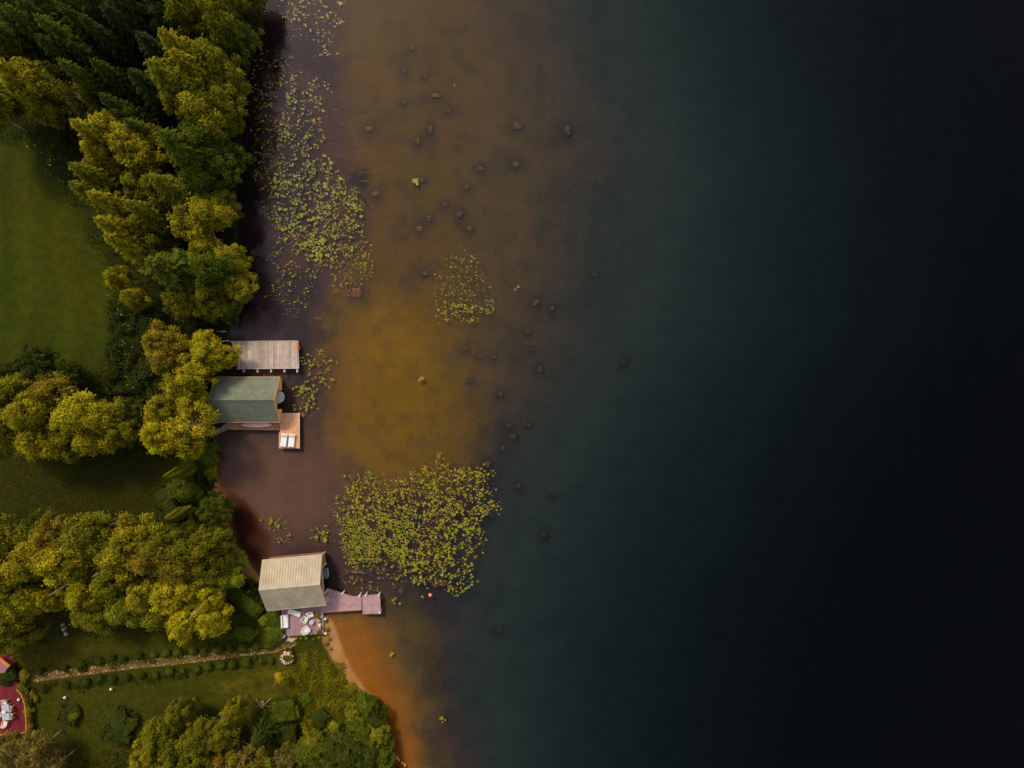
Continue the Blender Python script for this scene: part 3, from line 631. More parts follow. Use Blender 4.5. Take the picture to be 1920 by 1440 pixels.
# --- big lower belt
for (k, x, y, h, r, t, l) in (
    ('birch', 20, 1010, 12, 3.4, 'oliv', 'olive tree at the left edge at the top of the lower belt'),
    ('oak', 70, 995, 9, 3.0, 'grn', 'dark green tree at the top of the lower belt near the left edge'),
    ('birch', 105, 1000, 11, 3.0, 'brn', 'orange-tinged tree at the top of the lower belt'),
    ('birch', 165, 1000, 13, 3.6, 'oliv', 'olive birch standing highest into the middle lawn'),
    ('birch', 195, 1020, 10, 2.6, 'oliv', 'slim olive birch with bare stems right of the highest one'),
    ('birch', 60, 1050, 13, 3.8, 'yel', 'large yellow tree in the lower belt near the left edge'),
    ('birch', 110, 1055, 13, 3.8, 'brt', 'bright yellow tree in the left half of the lower belt'),
    ('birch', 15, 1070, 12, 3.4, 'oliv', 'olive tree at the left edge in the middle of the lower belt'),
    ('birch', 155, 1048, 11, 3.0, 'oliv', 'olive tree above the fallen bare trunks'),
    ('birch', 248, 1010, 13, 3.6, 'yel', 'yellow olive birch at the top middle of the lower belt'),
    ('birch', 225, 1050, 13, 3.4, 'yel', 'yellow tree in the centre of the lower belt'),
    ('birch', 298, 1022, 12, 3.2, 'oliv', 'olive tree at the top of the lower belt below the clipped shrubs'),
    ('birch', 285, 1050, 13, 3.8, 'brn', 'orange-tinged tree in the centre of the lower belt'),
    ('oak', 350, 1030, 11, 3.4, 'oliv', 'dense olive tree in the lower belt left of the curly shore tree'),
    ('birch', 335, 1062, 12, 3.6, 'brn', 'orange-brown tree in the right half of the lower belt'),
    ('oak', 383, 1030, 10, 3.4, 'oliv', 'dense olive green tree behind the small bay'),
    ('oak', 393, 958, 8, 2.7, 'grn', 'curly dark green tree at the head of the small bay'),
    ('oak', 405, 1010, 7, 2.3, 'grn', 'curly green tree on the bank of the small bay'),
    ('oak', 385, 1062, 9, 3.0, 'oliv', 'olive tree on the bank above the clipped hedge'),
    ('birch', 435, 1055, 5, 2.0, 'lime', 'low lime green tree beside the bay sand'),
    ('birch', 420, 1085, 6, 2.4, 'lime', 'low lime green tree at the upper end of the clipped hedge'),
    ('birch', 35, 1110, 12, 3.4, 'oliv', 'olive tree at the left edge in the lower half of the belt'),
    ('birch', 62, 1120, 11, 2.6, 'yel', 'yellow tree left of the fallen bare trunks'),
    ('birch', 108, 1118, 9, 2.4, 'yel', 'small yellow tree beneath the fallen bare trunks'),
    ('birch', 165, 1112, 11, 2.9, 'yel', 'yellow tree right of the fallen bare trunks'),
    ('birch', 215, 1095, 11, 3.2, 'oliv', 'olive tree in the lower middle of the belt'),
    ('birch', 190, 1150, 9, 2.8, 'oliv', 'olive tree at the lower edge of the belt above the lawn'),
    ('birch', 160, 1146, 8, 2.4, 'oliv', 'small olive tree at the lower edge of the belt near the white stones'),
    ('birch', 235, 1142, 10, 3.0, 'lime', 'lime green tree at the lower edge of the belt'),
    ('birch', 270, 1112, 11, 3.2, 'yel', 'yellow green tree above the lime one at the belt edge'),
    ('birch', 318, 1110, 11, 3.4, 'brt', 'bright yellow tree in the right half of the belt'),
    ('birch', 358, 1105, 10, 3.2, 'brt', 'bright yellow lime tree above the brightest drooping birch'),
    ('birch', 300, 1155, 10, 2.8, 'oliv', 'olive tree left of the brightest drooping birch'),
    ('birch', 395, 1128, 9, 2.8, 'yel', 'yellow tree beside the clipped hedge'),
    ('birch', 345, 1170, 11, 2.8, 'brt', 'brightest drooping birch, left half, with a long pale limb'),
    ('birch', 390, 1160, 10, 3.0, 'brt', 'brightest rounded birch at the lawn left of the ring-shaped bush'),
    ('birch', 20, 1160, 11, 3.4, 'yel', 'yellow tree at the left edge above the red deck'),
    ('birch', 55, 1185, 8, 2.6, 'oliv', 'mottled olive tree near the left edge above the red deck'),
    ('birch', 15, 1200, 8, 2.6, 'oliv', 'mottled olive tree at the left edge above the red deck'),
    # bottom edge
    ('sparse', 20, 1405, 9, 3.0, 'tan', 'half-bare tan tree in the bottom left corner'),
    ('sparse', 70, 1405, 9, 3.0, 'tan', 'half-bare tan tree with twisting pale branches below the red deck'),
    ('sparse', 100, 1440, 8, 2.6, 'tan', 'half-bare tan tree at the bottom edge near the left corner'),
    ('birch', 338, 1335, 8, 2.0, 'oliv', 'small olive tree on the lower lawn edge'),
    ('birch', 300, 1375, 9, 2.3, 'oliv', 'slanting olive tree at the bottom, upper part of a row'),
    ('birch', 272, 1415, 9, 2.4, 'yel', 'yellow olive tree near the bottom edge below the flowering bush'),
    ('birch', 330, 1400, 9, 2.6, 'oliv', 'olive tree at the bottom between two yellow ones'),
    ('birch', 370, 1385, 10, 2.8, 'oliv', 'feathery olive tree at the bottom edge'),
    ('birch', 365, 1430, 10, 2.8, 'oliv', 'feathery olive tree cut by the bottom edge'),
    ('birch', 436, 1336, 9, 1.9, 'yel', 'rounded yellow tree left of the wooden frame'),
    ('birch', 415, 1375, 9, 2.3, 'oliv', 'olive tree below the rounded yellow tree'),
    ('sparse', 460, 1420, 9, 3.0, 'brn', 'brownish half-bare tree at the bottom edge'),
    ('sparse', 420, 1435, 9, 2.6, 'brn', 'brownish tree with bare twigs cut by the bottom edge'),
    ('sparse', 528, 1425, 7, 1.8, 'tan', 'small grey twiggy tree at the bottom edge'),
    ):
    T(k, x, y, h, r, t, l, GB if y > 1300 else GL)
for (k, x, y, h, r, t, l) in (
    ('spruce', -20, -15, 17, 3.6, 'grn', 'dark spruce filling the very top left corner'), ('spruce', -30, -60, 17, 3.6, 'grn', 'dark spruce just outside the top left corner'), ('spruce', 35, 0, 17, 3.4, 'dk', 'dark spruce just below the top edge near the left corner'),
    ('spruce', 25, -42, 17, 3.4, 'grn', 'dark spruce cut by the top edge, nearest the left corner'), ('spruce', 75, -45, 17, 3.4, 'grn', 'dark spruce cut by the top edge, second from the left corner'),
    ('spruce', 128, -40, 16, 3.3, 'dk', 'dark spruce cut by the top edge, third from the left corner'), ('spruce', 180, -48, 16, 3.3, 'dk', 'dark spruce cut by the top edge above the black gap'),
    ('oak', 235, -30, 12, 3.8, 'dk', 'dark round tree cut by the top edge above the black gap'), ('oak', 290, -35, 12, 3.8, 'oliv', 'olive round tree cut by the top edge left of the shore firs'),
    ('oak', 345, -45, 12, 4.2, 'oliv', 'olive round tree cut by the top edge above the shore firs'), ('oak', 410, -40, 12, 4.2, 'oliv', 'olive round tree cut by the top edge near the lake'), ('oak', 455, -25, 8, 2.8, 'grn', 'green tree cut by the top edge right at the water'),
    ('spruce', -45, 30, 17, 3.4, 'grn', 'dark spruce cut by the left edge near the top corner'), ('spruce', -50, 75, 16, 3.4, 'grn', 'dark spruce cut by the left edge above the yellow birches'),
    ('birch', -30, 140, 15, 4.0, 'yel', 'yellow birch cut by the left edge above the upper lawn'), ('birch', -35, 200, 14, 3.6, 'oliv', 'olive birch cut by the left edge above the upper lawn')):
    T(k, x, y, h, r, t, l, GW)
for (k, x, y, h, r, t, l) in (
    ('birch', -30, 770, 12, 3.8, 'oliv', 'olive tree cut by the left edge above the middle lawn'), ('birch', -35, 1030, 12, 3.8, 'oliv', 'olive tree cut by the left edge at the top of the lower belt'),
    ('birch', -35, 1110, 12, 3.8, 'yel', 'yellow tree cut by the left edge in the lower belt'), ('birch', -35, 1180, 11, 3.6, 'oliv', 'olive tree cut by the left edge above the red deck'),
    ('birch', 315, 1455, 10, 3.0, 'yel', 'yellow tree cut by the bottom edge, left of the feathery ones'), ('sparse', 40, 1465, 9, 3.0, 'tan', 'half-bare tan tree cut by the bottom edge'),
    ('oak', 160, 1475, 7, 3.0, 'dk', 'dark tree cut by the bottom edge below the flowering bush'), ('oak', 215, 1470, 7, 2.6, 'dk', 'small dark tree cut by the bottom edge below the flowering bush'), ('birch', 490, 1470, 9, 3.0, 'oliv', 'olive tree cut by the bottom edge below the star-shaped spruce')):
    T(k, x, y, h, r, t, l, GL if y < 1300 else GB)
T('spruce', 476, 1396, 6.5, 2.3, 'dk', 'young dark spruce shaped like a star near the bottom edge', GB)

# ------------------------------------------------------------------ shrubs, hedges
def shrub(name, me, pos, sc_, rz, tint, label, cat='shrub', group=None, stem=True):
    o = thing(name, pos, rz, label, cat, group); o.scale = sc_
    c = bpy.data.objects.new('foliage', me); C.objects.link(c); c.parent = o; tc = TINT[tint]; f = rng.uniform(.9, 1.1); c.color = (tc[0] * f, tc[1] * f, tc[2], 1)
    if stem:
        t = bpy.data.objects.new('stem', STEM); C.objects.link(t); t.parent = o
    return o
STEM = trunk_mesh('stem', BARK_D, .8, .05, 4, .4, .1)
BALL = bushmesh('ball_foliage', .66, 1.1, 900, .085, .10)
BALL2 = bushmesh('ball_foliage', .62, 1.0, 900, .085, .16)
ROUND = bushmesh('round_foliage', 1.0, 1.5, 2200, .13, .22)
LOOSE = bushmesh('loose_foliage', 1.0, 1.3, 1300, .17, .45)
BIGR = bushmesh('dense_foliage', 1.0, 2.0, 4200, .10, .5, clump=.22)
north = [(79, 1256), (125, 1248), (154, 1243), (187, 1238), (212, 1232), (237, 1233), (265, 1228), (291, 1227), (313, 1223), (338, 1220), (362, 1219), (386, 1218), (412, 1216), (436, 1214), (459, 1212), (482, 1211), (505, 1208)]
south = [(82, 1287), (123, 1283), (161, 1277), (188, 1271), (213, 1271), (240, 1268), (271, 1264), (294, 1263), (320, 1258), (345, 1257), (368, 1253), (392, 1248), (417, 1246), (442, 1243), (463, 1240), (488, 1237), (509, 1234)]
for rowi, (row, side) in enumerate(((north, 'upper'), (south, 'lower'))):
    for i, (x, y) in enumerate(row):
        k = rng.uniform(.72, 1.2); x += rng.normal() * 1.6; y += rng.normal() * .8
        lab = 'small clipped ball bush in the row on the %s side of the stone path' % side
        if i == 0: lab = 'ball bush nearest the red deck in the row on the %s side of the path' % side
        if i == len(row) - 1: lab = 'ball bush nearest the lake in the row on the %s side of the path' % side
        shrub('ball_bush', (BALL, BALL2)[i % 2], G(x, y), (k, k * rng.uniform(.85, 1.2), k * rng.uniform(.7, 1.1)), rng.uniform(0, 6), 'grn' if i > 6 else 'dk', lab, 'bush', 'clipped ball bushes along the %s side of the stone path' % side, stem=False)
# columnar thujas
def column(px0, py0, h, r, label, tint='oliv'):
    n = 3600; z = rng.uniform(0, 1, n) ** .9; rad = r * np.sin(np.clip(z * .93 + .07, 0, 1) * np.pi) ** .55 * (1 - .25 * z); a = rng.uniform(0, 6.283, n)
    rr = rad * rng.uniform(.8, 1.02, n) * (1 + .14 * np.sin(a * 5 + z * 9))
    P = np.stack([rr * np.cos(a), rr * np.sin(a), .1 + z * h], 1); Nn = np.stack([np.cos(a), np.sin(a), .5 + 0 * a], 1) + rng.normal(size=(n, 3)) * .3
    Vv, Ff = cards(P, Nn, .15 * rng.uniform(.6, 1.3, n), .7, np.stack([0 * a, 0 * a, 1 + 0 * a], 1) + rng.normal(size=(n, 3)) * .2)
    me = crown_mesh('column_foliage', [(Vv, Ff, .5 + .3 * np.sin(a * 5 + z * 9) + rng.normal(size=n) * .08, .5 + 0 * a)])
    o = shrub('columnar_thuja', me, G(px0, py0), (1, 1, 1), 0, tint, label, 'thuja', 'columnar thujas by the small bay')
column(364, 879, 8.6, .95, 'smooth yellow-green columnar thuja leaning left, the upper of two by the bay')
column(363, 953, 8.2, .85, 'columnar thuja with a pale stem showing, the lower of two by the bay')
SL = [
 ('round_bush', ROUND, 352, 915, 2.1, 2.9, 'grn', 'large round green bush between the two columnar thujas'),
 ('round_bush', ROUND, 370, 925, 1.3, 1.8, 'grn', 'smaller round bush on the lake side of the bush between the thujas'),
 ('round_bush', LOOSE, 392, 850, 1.7, 1.2, 'grn', 'loose green bush at the bank below the wooden ramp'),
 ('round_bush', LOOSE, 398, 885, 1.0, .8, 'oliv', 'yellowish bank plant above the small bay'),
 ('round_bush', LOOSE, 330, 950, 1.8, 1.2, 'dk', 'dark low bush left of the lower columnar thuja'),
 ('round_bush', LOOSE, 318, 930, 1.5, 1., 'dk', 'dark low bush beside the middle lawn'),
 ('oval_bush', ROUND, 21, 1261, 1.5, 1.7, 'dk', 'smooth dark green oval bush beside the red deck steps'),
 ('round_bush', LOOSE, 22, 1238, .5, .6, 'lime', 'tiny yellow-green plant beside the orange-edged roof corner'),
 ('flowering_bush', LOOSE, 227, 1357, 2.3, 1.4, 'dk', 'large round dark bush with tiny pale flowers on the lower lawn'),
 ('round_bush', LOOSE, 134, 1337, 1.4, 1.0, 'dk', 'round dark bush with a yellow lit crescent on the lower lawn'),
 ('round_bush', LOOSE, 145, 1338, .6, 1.5, 'lime', 'yellow crescent shrub at the lake side of the round dark bush'),
 ('ring_bush', BIGR, 453, 1185, .95, .8, 'grn', 'ring-shaped bush on the lawn, left half'),
 ('ring_bush', BIGR, 470, 1186, 1.0, .8, 'grn', 'ring-shaped bush on the lawn, right half'),
 ('round_bush', ROUND, 496, 1162, .7, .8, 'lime', 'small yellow-green bush left of the mauve terrace'),
 ('round_bush', LOOSE, 514, 1150, 1.1, .9, 'grn', 'leafy green bush at the upper left corner of the mauve terrace'),
 ('round_bush', LOOSE, 518, 1170, 1.2, 1., 'dk', 'dark leafy bush beside the white sofa'),
 ('round_bush', ROUND, 517, 1188, 1.4, 1.3, 'grn', 'round green bush at the lower left corner of the mauve terrace'),
 ('round_bush', ROUND, 628, 1359, .75, 1.0, 'lime', 'single round light green bush in the wild grass'),
 ('round_bush', LOOSE, 656, 1362, .6, .6, 'oliv', 'small pale bush right of the single round light green one'),
 ('round_bush', LOOSE, 600, 1345, 1.2, .8, 'dk', 'dark low bush above the big dark bushes'),
 ('round_bush', LOOSE, 575, 1308, .7, .5, 'grn', 'low green bush right of the clipped block hedge'),
 ('star_plant', LOOSE, 676, 1394, .7, .9, 'brt', 'small star-shaped yellow plant among the dark bushes'),
 ('round_bush', LOOSE, 658, 1290, .8, .5, 'oliv', 'pale yellowish bush at the edge of the sand'),
]
for nm, me, x, y, r, h, t, l in SL:
    o = shrub(nm, me, G(x, y), (r, r * rng.uniform(.9, 1.1), h / 1.5), rng.uniform(0, 6), t, l, 'bush')
# lakeside thicket, bottom right of the land
THK0 = [(690, 1312, 1.5, 'grn'), (676, 1325, 1.6, 'oliv'), (704, 1336, 1.8, 'grn'), (682, 1350, 1.8, 'grn'), (712, 1362, 1.7, 'oliv'), (694, 1372, 1.8, 'grn'), (716, 1392, 1.7, 'grn'), (698, 1402, 1.9, 'grn'),
       (676, 1382, 1.7, 'dk'), (718, 1420, 1.8, 'grn'), (700, 1432, 1.9, 'grn'), (730, 1446, 1.7, 'grn'), (675, 1420, 2.0, 'dk'), (650, 1400, 2.0, 'grn'), (652, 1432, 2.0, 'grn'), (662, 1340, 1.3, 'dk'),
       (625, 1392, 1.9, 'grn'), (625, 1425, 2.0, 'grn'), (598, 1398, 2.1, 'grn'), (590, 1378, 1.6, 'oliv'), (598, 1432, 2.1, 'grn'), (568, 1402, 1.9, 'grn'), (566, 1432, 2.0, 'dk'), (548, 1420, 1.4, 'grn'), (640, 1378, 1.4, 'grn'), (655, 1378, 1.2, 'dk')]
THK = [(x, y, r, 'dk' if (i % 3 and t == 'grn') else t) for i, (x, y, r, t) in enumerate(THK0)]
for i, (x, y, r, t) in enumerate(THK):
    shrub('lakeside_bush', BIGR, G(x, y), (r, r, r * rng.uniform(.8, 1.1)), rng.uniform(0, 6), t,
          'dense green bush of the thicket %s' % ('along the water at the bottom right of the land' if x > 665 else 'at the bottom edge between block hedge and water'), 'bush',
          'dense bushes %s' % ('along the orange shallows' if x > 665 else 'at the bottom edge'))
def hedge(p0, p1, wid, h, tint, label, n=2600):
    a = Vector(G(*p0)); b = Vector(G(*p1)); d = b - a; L = d.length
    me = bushmesh('hedge_foliage', n=n, leaf=.11, bump=.35, box=(L, wid, h), clump=.5)
    o = shrub('clipped_hedge', me, ((a.x + b.x) / 2, (a.y + b.y) / 2, min(a.z, b.z)), (1, 1, 1), math.atan2(d.y, d.x), tint, label, 'hedge', None, stem=False)
    mb = MB(); mb.box((0, 0, h * .42), (L * .93, wid * .84, h * .8)); t = mb.build('twigs', SOIL, o)
hedge((427, 1093), (492, 1147), 1.9, 1.3, 'grn', 'long clipped hedge running diagonally from the tree belt to the mauve terrace', 3600)
hedge((536, 1305), (540, 1343), 3.3, 1.9, 'grn', 'square clipped block hedge right of the wooden frame', 3600)
hedge((541, 1352), (543, 1388), 3.0, 1.8, 'dk', 'lower block hedge above the bottom bushes', 3200)
hedge((556, 1316), (562, 1340), 1.0, 1.5, 'oliv', 'narrow clipped hedge on the lake side of the square block hedge', 900)
def blossom(name, px, py, r, petal, label, n=70, tint='grn'):
    x, y, z = G(px, py)
    o = shrub(name, LOOSE, (x, y, z), (r, r, r * .8), 1.0, tint, label, 'flowering bush')
    mb = MB(); rn = random.Random(px)
    for i in range(n):
        a = rn.uniform(0, 6.28); q = rn.uniform(.25, 1) ** .5 * .95; zz = 1.0 + .5 * math.sqrt(max(0, 1 - q * q)) - .1
        mb.lathe((q * math.cos(a), q * math.sin(a), zz), [(.03, -.04), (.11, 0), (.02, .05)], 6)
    mb.build('blossoms', petal, o)
blossom('rose_bush', 541, 1229, 1.0, PETAL, 'round bush covered in pink flowers at the end of the stone path')
blossom('flower_bush', 542, 1244, .5, ORPET, 'small orange flowers just below the round pink bush', 30)
for i, (x, y) in enumerate(((557, 1196), (565, 1196), (575, 1196), (589, 1198), (599, 1195))):
    k = .22; shrub('border_plant', LOOSE, G(x, y), (k, k, k), i, ('lime', 'oliv', 'lime', 'tan', 'lime')[i], 'small yellow-green plant in the row below the mauve terrace', 'plant', 'border plants below the terrace')
for i, (x, y, r, tn) in enumerate(((612, 1165, .2, 'brn'), (615, 1180, .27, 'brn'), (619, 1198, .22, 'oliv'), (613, 1206, .3, 'brn'), (621, 1216, .2, 'brn'), (609, 1190, .2, 'oliv'))):
    shrub('beach_tuft', LOOSE, G(x, y), (r, r, r), i, tn, 'brownish grass tuft on the orange sand beside the terrace', 'grass tuft', 'tufts on the sand')
# plants round the red deck
for i, (x, y, r, tn) in enumerate(((45, 1288, .7, 'oliv'), (52, 1297, .6, 'grn'), (55, 1312, .7, 'grn'), (58, 1332, .7, 'lime'), (57, 1345, .6, 'grn'), (59, 1360, .6, 'oliv'), (60, 1372, .6, 'grn'), (38, 1284, .5, 'oliv'))):
    shrub('deck_plant', LOOSE, G(x, y), (r, r, r), i, tn, 'low leafy plant in the border round the red deck', 'plant', 'plants round the red deck')
shrub('rusty_plant', LOOSE, G(64, 1300), (.35, .5, .5), 0, 'brn', 'rust-coloured grass clump at the lake side of the deck border', 'plant')
shrub('golden_plant', ROUND, G(71, 1308), (.3, .5, .5), 0, 'yel', 'small golden plant alone on the lawn beside the red deck', 'plant')
shrub('golden_shrub', ROUND, G(51, 1264), (.7, .9, .7), 0, 'brn', 'golden brown shrub at the red deck end of the stone path', 'bush')
# leaning sapling with support pole
x, y, z = G(505, 1299)
sp = thing('leaning_sapling', (x, y, z), 0, 'young yellow tree on a thin orange stem leaning over the lower lawn', 'tree')
x2, y2, _ = W(524, 1269, 3.0); mb = MB(); mb.tube([(0, 0, -.2), ((x2 - x) * .5, (y2 - y) * .5, 1.6), (x2 - x, y2 - y, 3.0)], [.075, .06, .03], 6); mb.build('trunk', mat('orange_bark', (.45, .22, .06)), sp)
for me_, off, k in ((LOOSE, (0, 0, 2.2), .85), ):
    c = bpy.data.objects.new('crown', me_); C.objects.link(c); c.parent = sp; c.location = (x2 - x, y2 - y, 2.2); c.scale = (.55, .65, .7); c.color = (.42, .30, .01, 1)

# ------------------------------------------------------------------ undergrowth and meadow (nobody could count it)
def scatter(name, zonesl, n, leaf, tint, label, zjit=.35, speck=None):
    P = []; T_ = []
    for poly, dens in zonesl:
        xs = [p[0] for p in poly]; ys = [p[1] for p in poly]; m = int(n * dens)
        qx = rng.uniform(min(xs), max(xs), m); qy = rng.uniform(min(ys), max(ys), m); ok = inpoly(qx + 46 * (fbm(qx / 30., qy / 30., 501, 3) - .5) + rng.normal(size=m) * 5, qy + 40 * (fbm(qx / 30., qy / 30., 502, 3) - .5), poly)
        nn = fbm(qx / 14., qy / 14., 61, 3); ok &= nn > rng.uniform(.2, .62, m)
        qx, qy, nn = qx[ok], qy[ok], nn[ok]; z = height(qx, qy); ok = z > 0; qx, qy, z, nn = qx[ok], qy[ok], z[ok], nn[ok]
        P.append(np.stack([(qx - 960) * S, (720 - qy) * S, z + zjit * rng.uniform(0, 1, len(qx)) ** 1.0 * np.clip((nn - .3) * 4, .2, 1.6)], 1)); T_.append(nn)
    P = np.concatenate(P); nn = np.concatenate(T_); k = len(P)
    Nn = rng.normal(size=(k, 3)) * .6 + np.array([0, 0, .8])
    V_, F_ = cards(P, Nn, leaf * rng.uniform(.6, 1.4, k))
    me = crown_mesh(name, [(V_, F_, nn * 1.6 - .35 + rng.normal(size=k) * .15, .5 + rng.normal(size=k) * .25)])
    o = bpy.data.objects.new(name, me); C.objects.link(o); o.color = (*TINT[tint], 1); tag(o, label, None, None, 'stuff'); return o
scatter('undergrowth', [([(-80, 210), (100, 215), (230, 400), (290, 560), (250, 620), (200, 500), (150, 380), (60, 270), (-80, 250)], .28),
                        ([(-80, -80), (520, -80), (450, 560), (330, 620), (250, 480), (90, 230), (-80, 230)], .5),
                        ([(205, 560), (430, 570), (425, 720), (300, 800), (210, 780)], .34)], 130000, .13, 'deep', 'dark leafy undergrowth beneath the shore trees', .9)
scatter('wild_grass', [([(560, 1225), (605, 1210), (640, 1245), (655, 1295), (690, 1310), (680, 1370), (570, 1390), (565, 1300), (530, 1270)], .9)], 40000, .11, 'oliv', 'tall olive and brown wild grass between the lawn and the beach', .35).color = (.155, .135, .004, 1)
scatter('meadow', [
                   ([(395, 830), (410, 840), (412, 920), (380, 920), (370, 860)], .12), ([(430, 1050), (500, 1100), (500, 1150), (440, 1100)], .12),
                   ([(-80, 690), (300, 690), (420, 860), (-80, 860)], .3), ([(-80, 960), (440, 960), (440, 1160), (-80, 1210)], .35), ([(-80, 1385), (260, 1400), (330, 1300), (560, 1360), (740, 1500), (-80, 1500)], .35)],
        110000, .12, 'dk', 'tall rough grass and herbs on the ground', .5)
scatter('border_grass', [([(60, 1250), (300, 1216), (515, 1198), (520, 1212), (300, 1232), (60, 1264)], 1), ([(60, 1280), (300, 1254), (515, 1230), (515, 1242), (300, 1268), (60, 1292)], 1)], 16000, .11, 'dk', 'uncut grass between the clipped ball bushes', .4)
fl = scatter('wildflowers', [([(208, 550), (262, 560), (265, 760), (210, 760)], .5), ([(60, 270), (110, 290), (150, 400), (120, 380)], .2), ([(378, 820), (400, 815), (408, 900), (390, 905)], .3)], 700, .16, 'lime', 'tiny pale yellow flower heads scattered in the meadow strip', .5)
fl.color = (.38, .42, .06, 1)
# short grass tufts over the lawns
scatter('lawn_grass', [([(-80, 840), (330, 850), (330, 960), (-80, 1000)], .4), ([(-80, 1180), (420, 1150), (600, 1200), (640, 1260), (560, 1310), (420, 1320), (200, 1440), (-80, 1440)], .9)],
        60000, .09, 'grn', 'short lawn grass', .05).color = (.060, .062, .003, 1)

# ------------------------------------------------------------------ stone path
path = [(56, 1271), (73, 1270), (110, 1264), (167, 1257), (250, 1246), (333, 1238), (396, 1231), (463, 1222), (515, 1216), (542, 1206), (551, 1199)]
rn = random.Random(3); mb = MB(); stones = MB(); PM = mat('path_earth', (0.14, 0.088, 0.015), .95, .5, 5, bump=.4)
W3 = [Vector(G(*p)) for p in path]
L, Rr = [], []
for i, p in enumerate(W3):
    d = (W3[min(i + 1, len(W3) - 1)] - W3[max(i - 1, 0)]); d.z = 0; d.normalize(); nrm = Vector((-d.y, d.x, 0)); hw = .62 if i < 9 else .8
    L.append(p + nrm * hw); Rr.append(p - nrm * hw)
def dz(v): return (v.x, v.y, Gz(v.x, v.y) + .03)
vs = []; K = 14
for i in range(len(W3) - 1):
    for k in range(K):
        t = k / K; vs += [dz(L[i].lerp(L[i + 1], t)), dz(Rr[i].lerp(Rr[i + 1], t))]
vs += [dz(L[-1]), dz(Rr[-1])]
mb.add(vs, [(2 * i, 2 * i + 1, 2 * i + 3, 2 * i + 2) for i in range(len(vs) // 2 - 1)])
mb.build('garden_path', PM)['kind'] = 'structure'
for i in range(len(W3) - 1):
    seg = (W3[i + 1] - W3[i]).length
    for k in range(int(seg * 9)):
        t = rn.random(); side = rn.choice((-1, 1)) * rn.choice((.25, .5, .5, .62)) + rn.uniform(-.1, .1)
        q = L[i].lerp(L[i + 1], t).lerp(Rr[i].lerp(Rr[i + 1], t), .5 + .5 * side * 1.3); r = rn.uniform(.05, .14)
        stones.lathe((q.x, q.y, Gz(q.x, q.y) + .02), [(r, -.05), (r * .95, .05), (r * .4, .09)], rn.choice((5, 6, 7)), rn.uniform(.7, 1.3), rn.uniform(.7, 1.2))
o = stones.build('path_stones', mat('pink_stone', (0.42, 0.27, 0.19), .85, .55, 1.7)); tag(o, 'small pale pinkish stones lining the garden path', kind='stuff')
# stone step at the terrace corner
x, y, z = G(545, 1199); mb = MB()
for k in range(5): mb.box((x - .5 + .27 * k, y + .12 * math.sin(k * 2), z + .09), (.24, .45 + .1 * math.sin(k), .18), .1 * k)
tag(mb.build('stone_step', PALES, bevel=.03), 'pinkish stone step at the lower left corner of the mauve terrace', 'step')

# ------------------------------------------------------------------ submerged rocks
def rock(px, py, rx, ry, label, group, material, lift=.35):
    z = float(height(px, py)); rr = (rx + ry) / 2 * S; top = min(z + rr * 1.0, -.06)
    x, y, _ = W(px, py, 0); z = Gz(x, y)
    u = 14; v = 8; vs = []; sd = int(px * 7 + py)
    for i in range(v + 1):
        th = math.pi * i / v
        for k in range(u):
            a = 2 * math.pi * k / u; f = .5 + .8 * float(vnoise(math.cos(a) * 1.3 + sd, math.sin(a) * 1.3 + th * .9 + sd * .3, 2))
            vs.append((math.sin(th) * math.cos(a) * rx * S * f, math.sin(th) * math.sin(a) * ry * S * f, math.cos(th) * rr * .32 * (1 if math.cos(th) < 0 else .9 + .2 * f)))
    fs_ = [(i * u + k, (i + 1) * u + k, (i + 1) * u + (k + 1) % u, i * u + (k + 1) % u) for i in range(v) for k in range(u)]
    mb = MB(); mb.add(vs, fs_); o = mb.build('submerged_rock', material, smooth=True)
    zc = z + rr * .06; zc = min(zc, -.05 - rr * .6) if z > -.9 else zc
    o.location = (x, y, zc); tag(o, label, 'rock', group)
special = {(815, 176): 'reddish submerged rock pair high in the brown shallows', (668, 547): 'large reddish submerged rock just below the long lily field', (824, 1100): 'large flat reddish submerged slab at the lower edge of the big lily patch',
           (970, 232): 'triangular pale submerged rock in the upper lake', (1066, 238): 'tall dim submerged rock right of the triangular one', (900, 313): 'small orange submerged rock near the upper lake centre',
           (967, 306): 'dim reddish submerged rock below the triangular one', (702, 363): 'orange submerged rock right of the long lily field', (806, 240): 'upright oval rock with a dark ring in the upper shallows',
           (783, 263): 'round rock with a dark ring below the upright oval one', (690, 240): 'reddish rock at the left edge of the upper shallows', (645, 465): 'long reddish rock between the lily field and the small yellow pads',
           (1006, 566): 'orange submerged rock right of the middle lily patch', (1037, 577): 'small dim rock beside the orange one right of the middle lily patch', (1023, 1013): 'lone dim rock in deep water right of the big lily patch',
           (935, 1198): 'lone dim rock in deep water below the big lily patch', (1176, 678): 'lone dim rock furthest out in the lake', (974, 917): 'dim rock off the upper right of the big lily patch', (914, 873): 'orange rock above the big lily patch',
           (786, 427): 'orange angular submerged rock above the middle shallows', (880, 427): 'rock with dark ring and pale twig on top'}
for (x, y, rx, ry) in ROCKS:
    lab = special.get((x, y)); g = 'submerged rocks'
    if not lab:
        reg = 'upper' if y < 420 else ('middle' if y < 780 else 'lower')
        far = 'in the deeper blue-grey water' if x > 880 else 'in the brown shallows'
        lab = 'small submerged rock %s, %s part of the lake' % (far, reg); g = 'small submerged rocks %s, %s part' % (far, reg)
    rock(x, y, rx * .8, ry * .8, lab, g, ROCKM if (lab.find('red') >= 0 or lab.find('orange') >= 0) else ROCKD)
mb = MB(); a = W(662, 350, 0); b = W(694, 392, 0); za = Gz(a[0], a[1]); zb = Gz(b[0], b[1])
mb.tube([(a[0], a[1], za + .1), ((a[0] + b[0]) / 2, (a[1] + b[1]) / 2 + .2, (za + zb) / 2 + .12), (b[0], b[1], zb + .1)], [.11, .14, .06], 7)
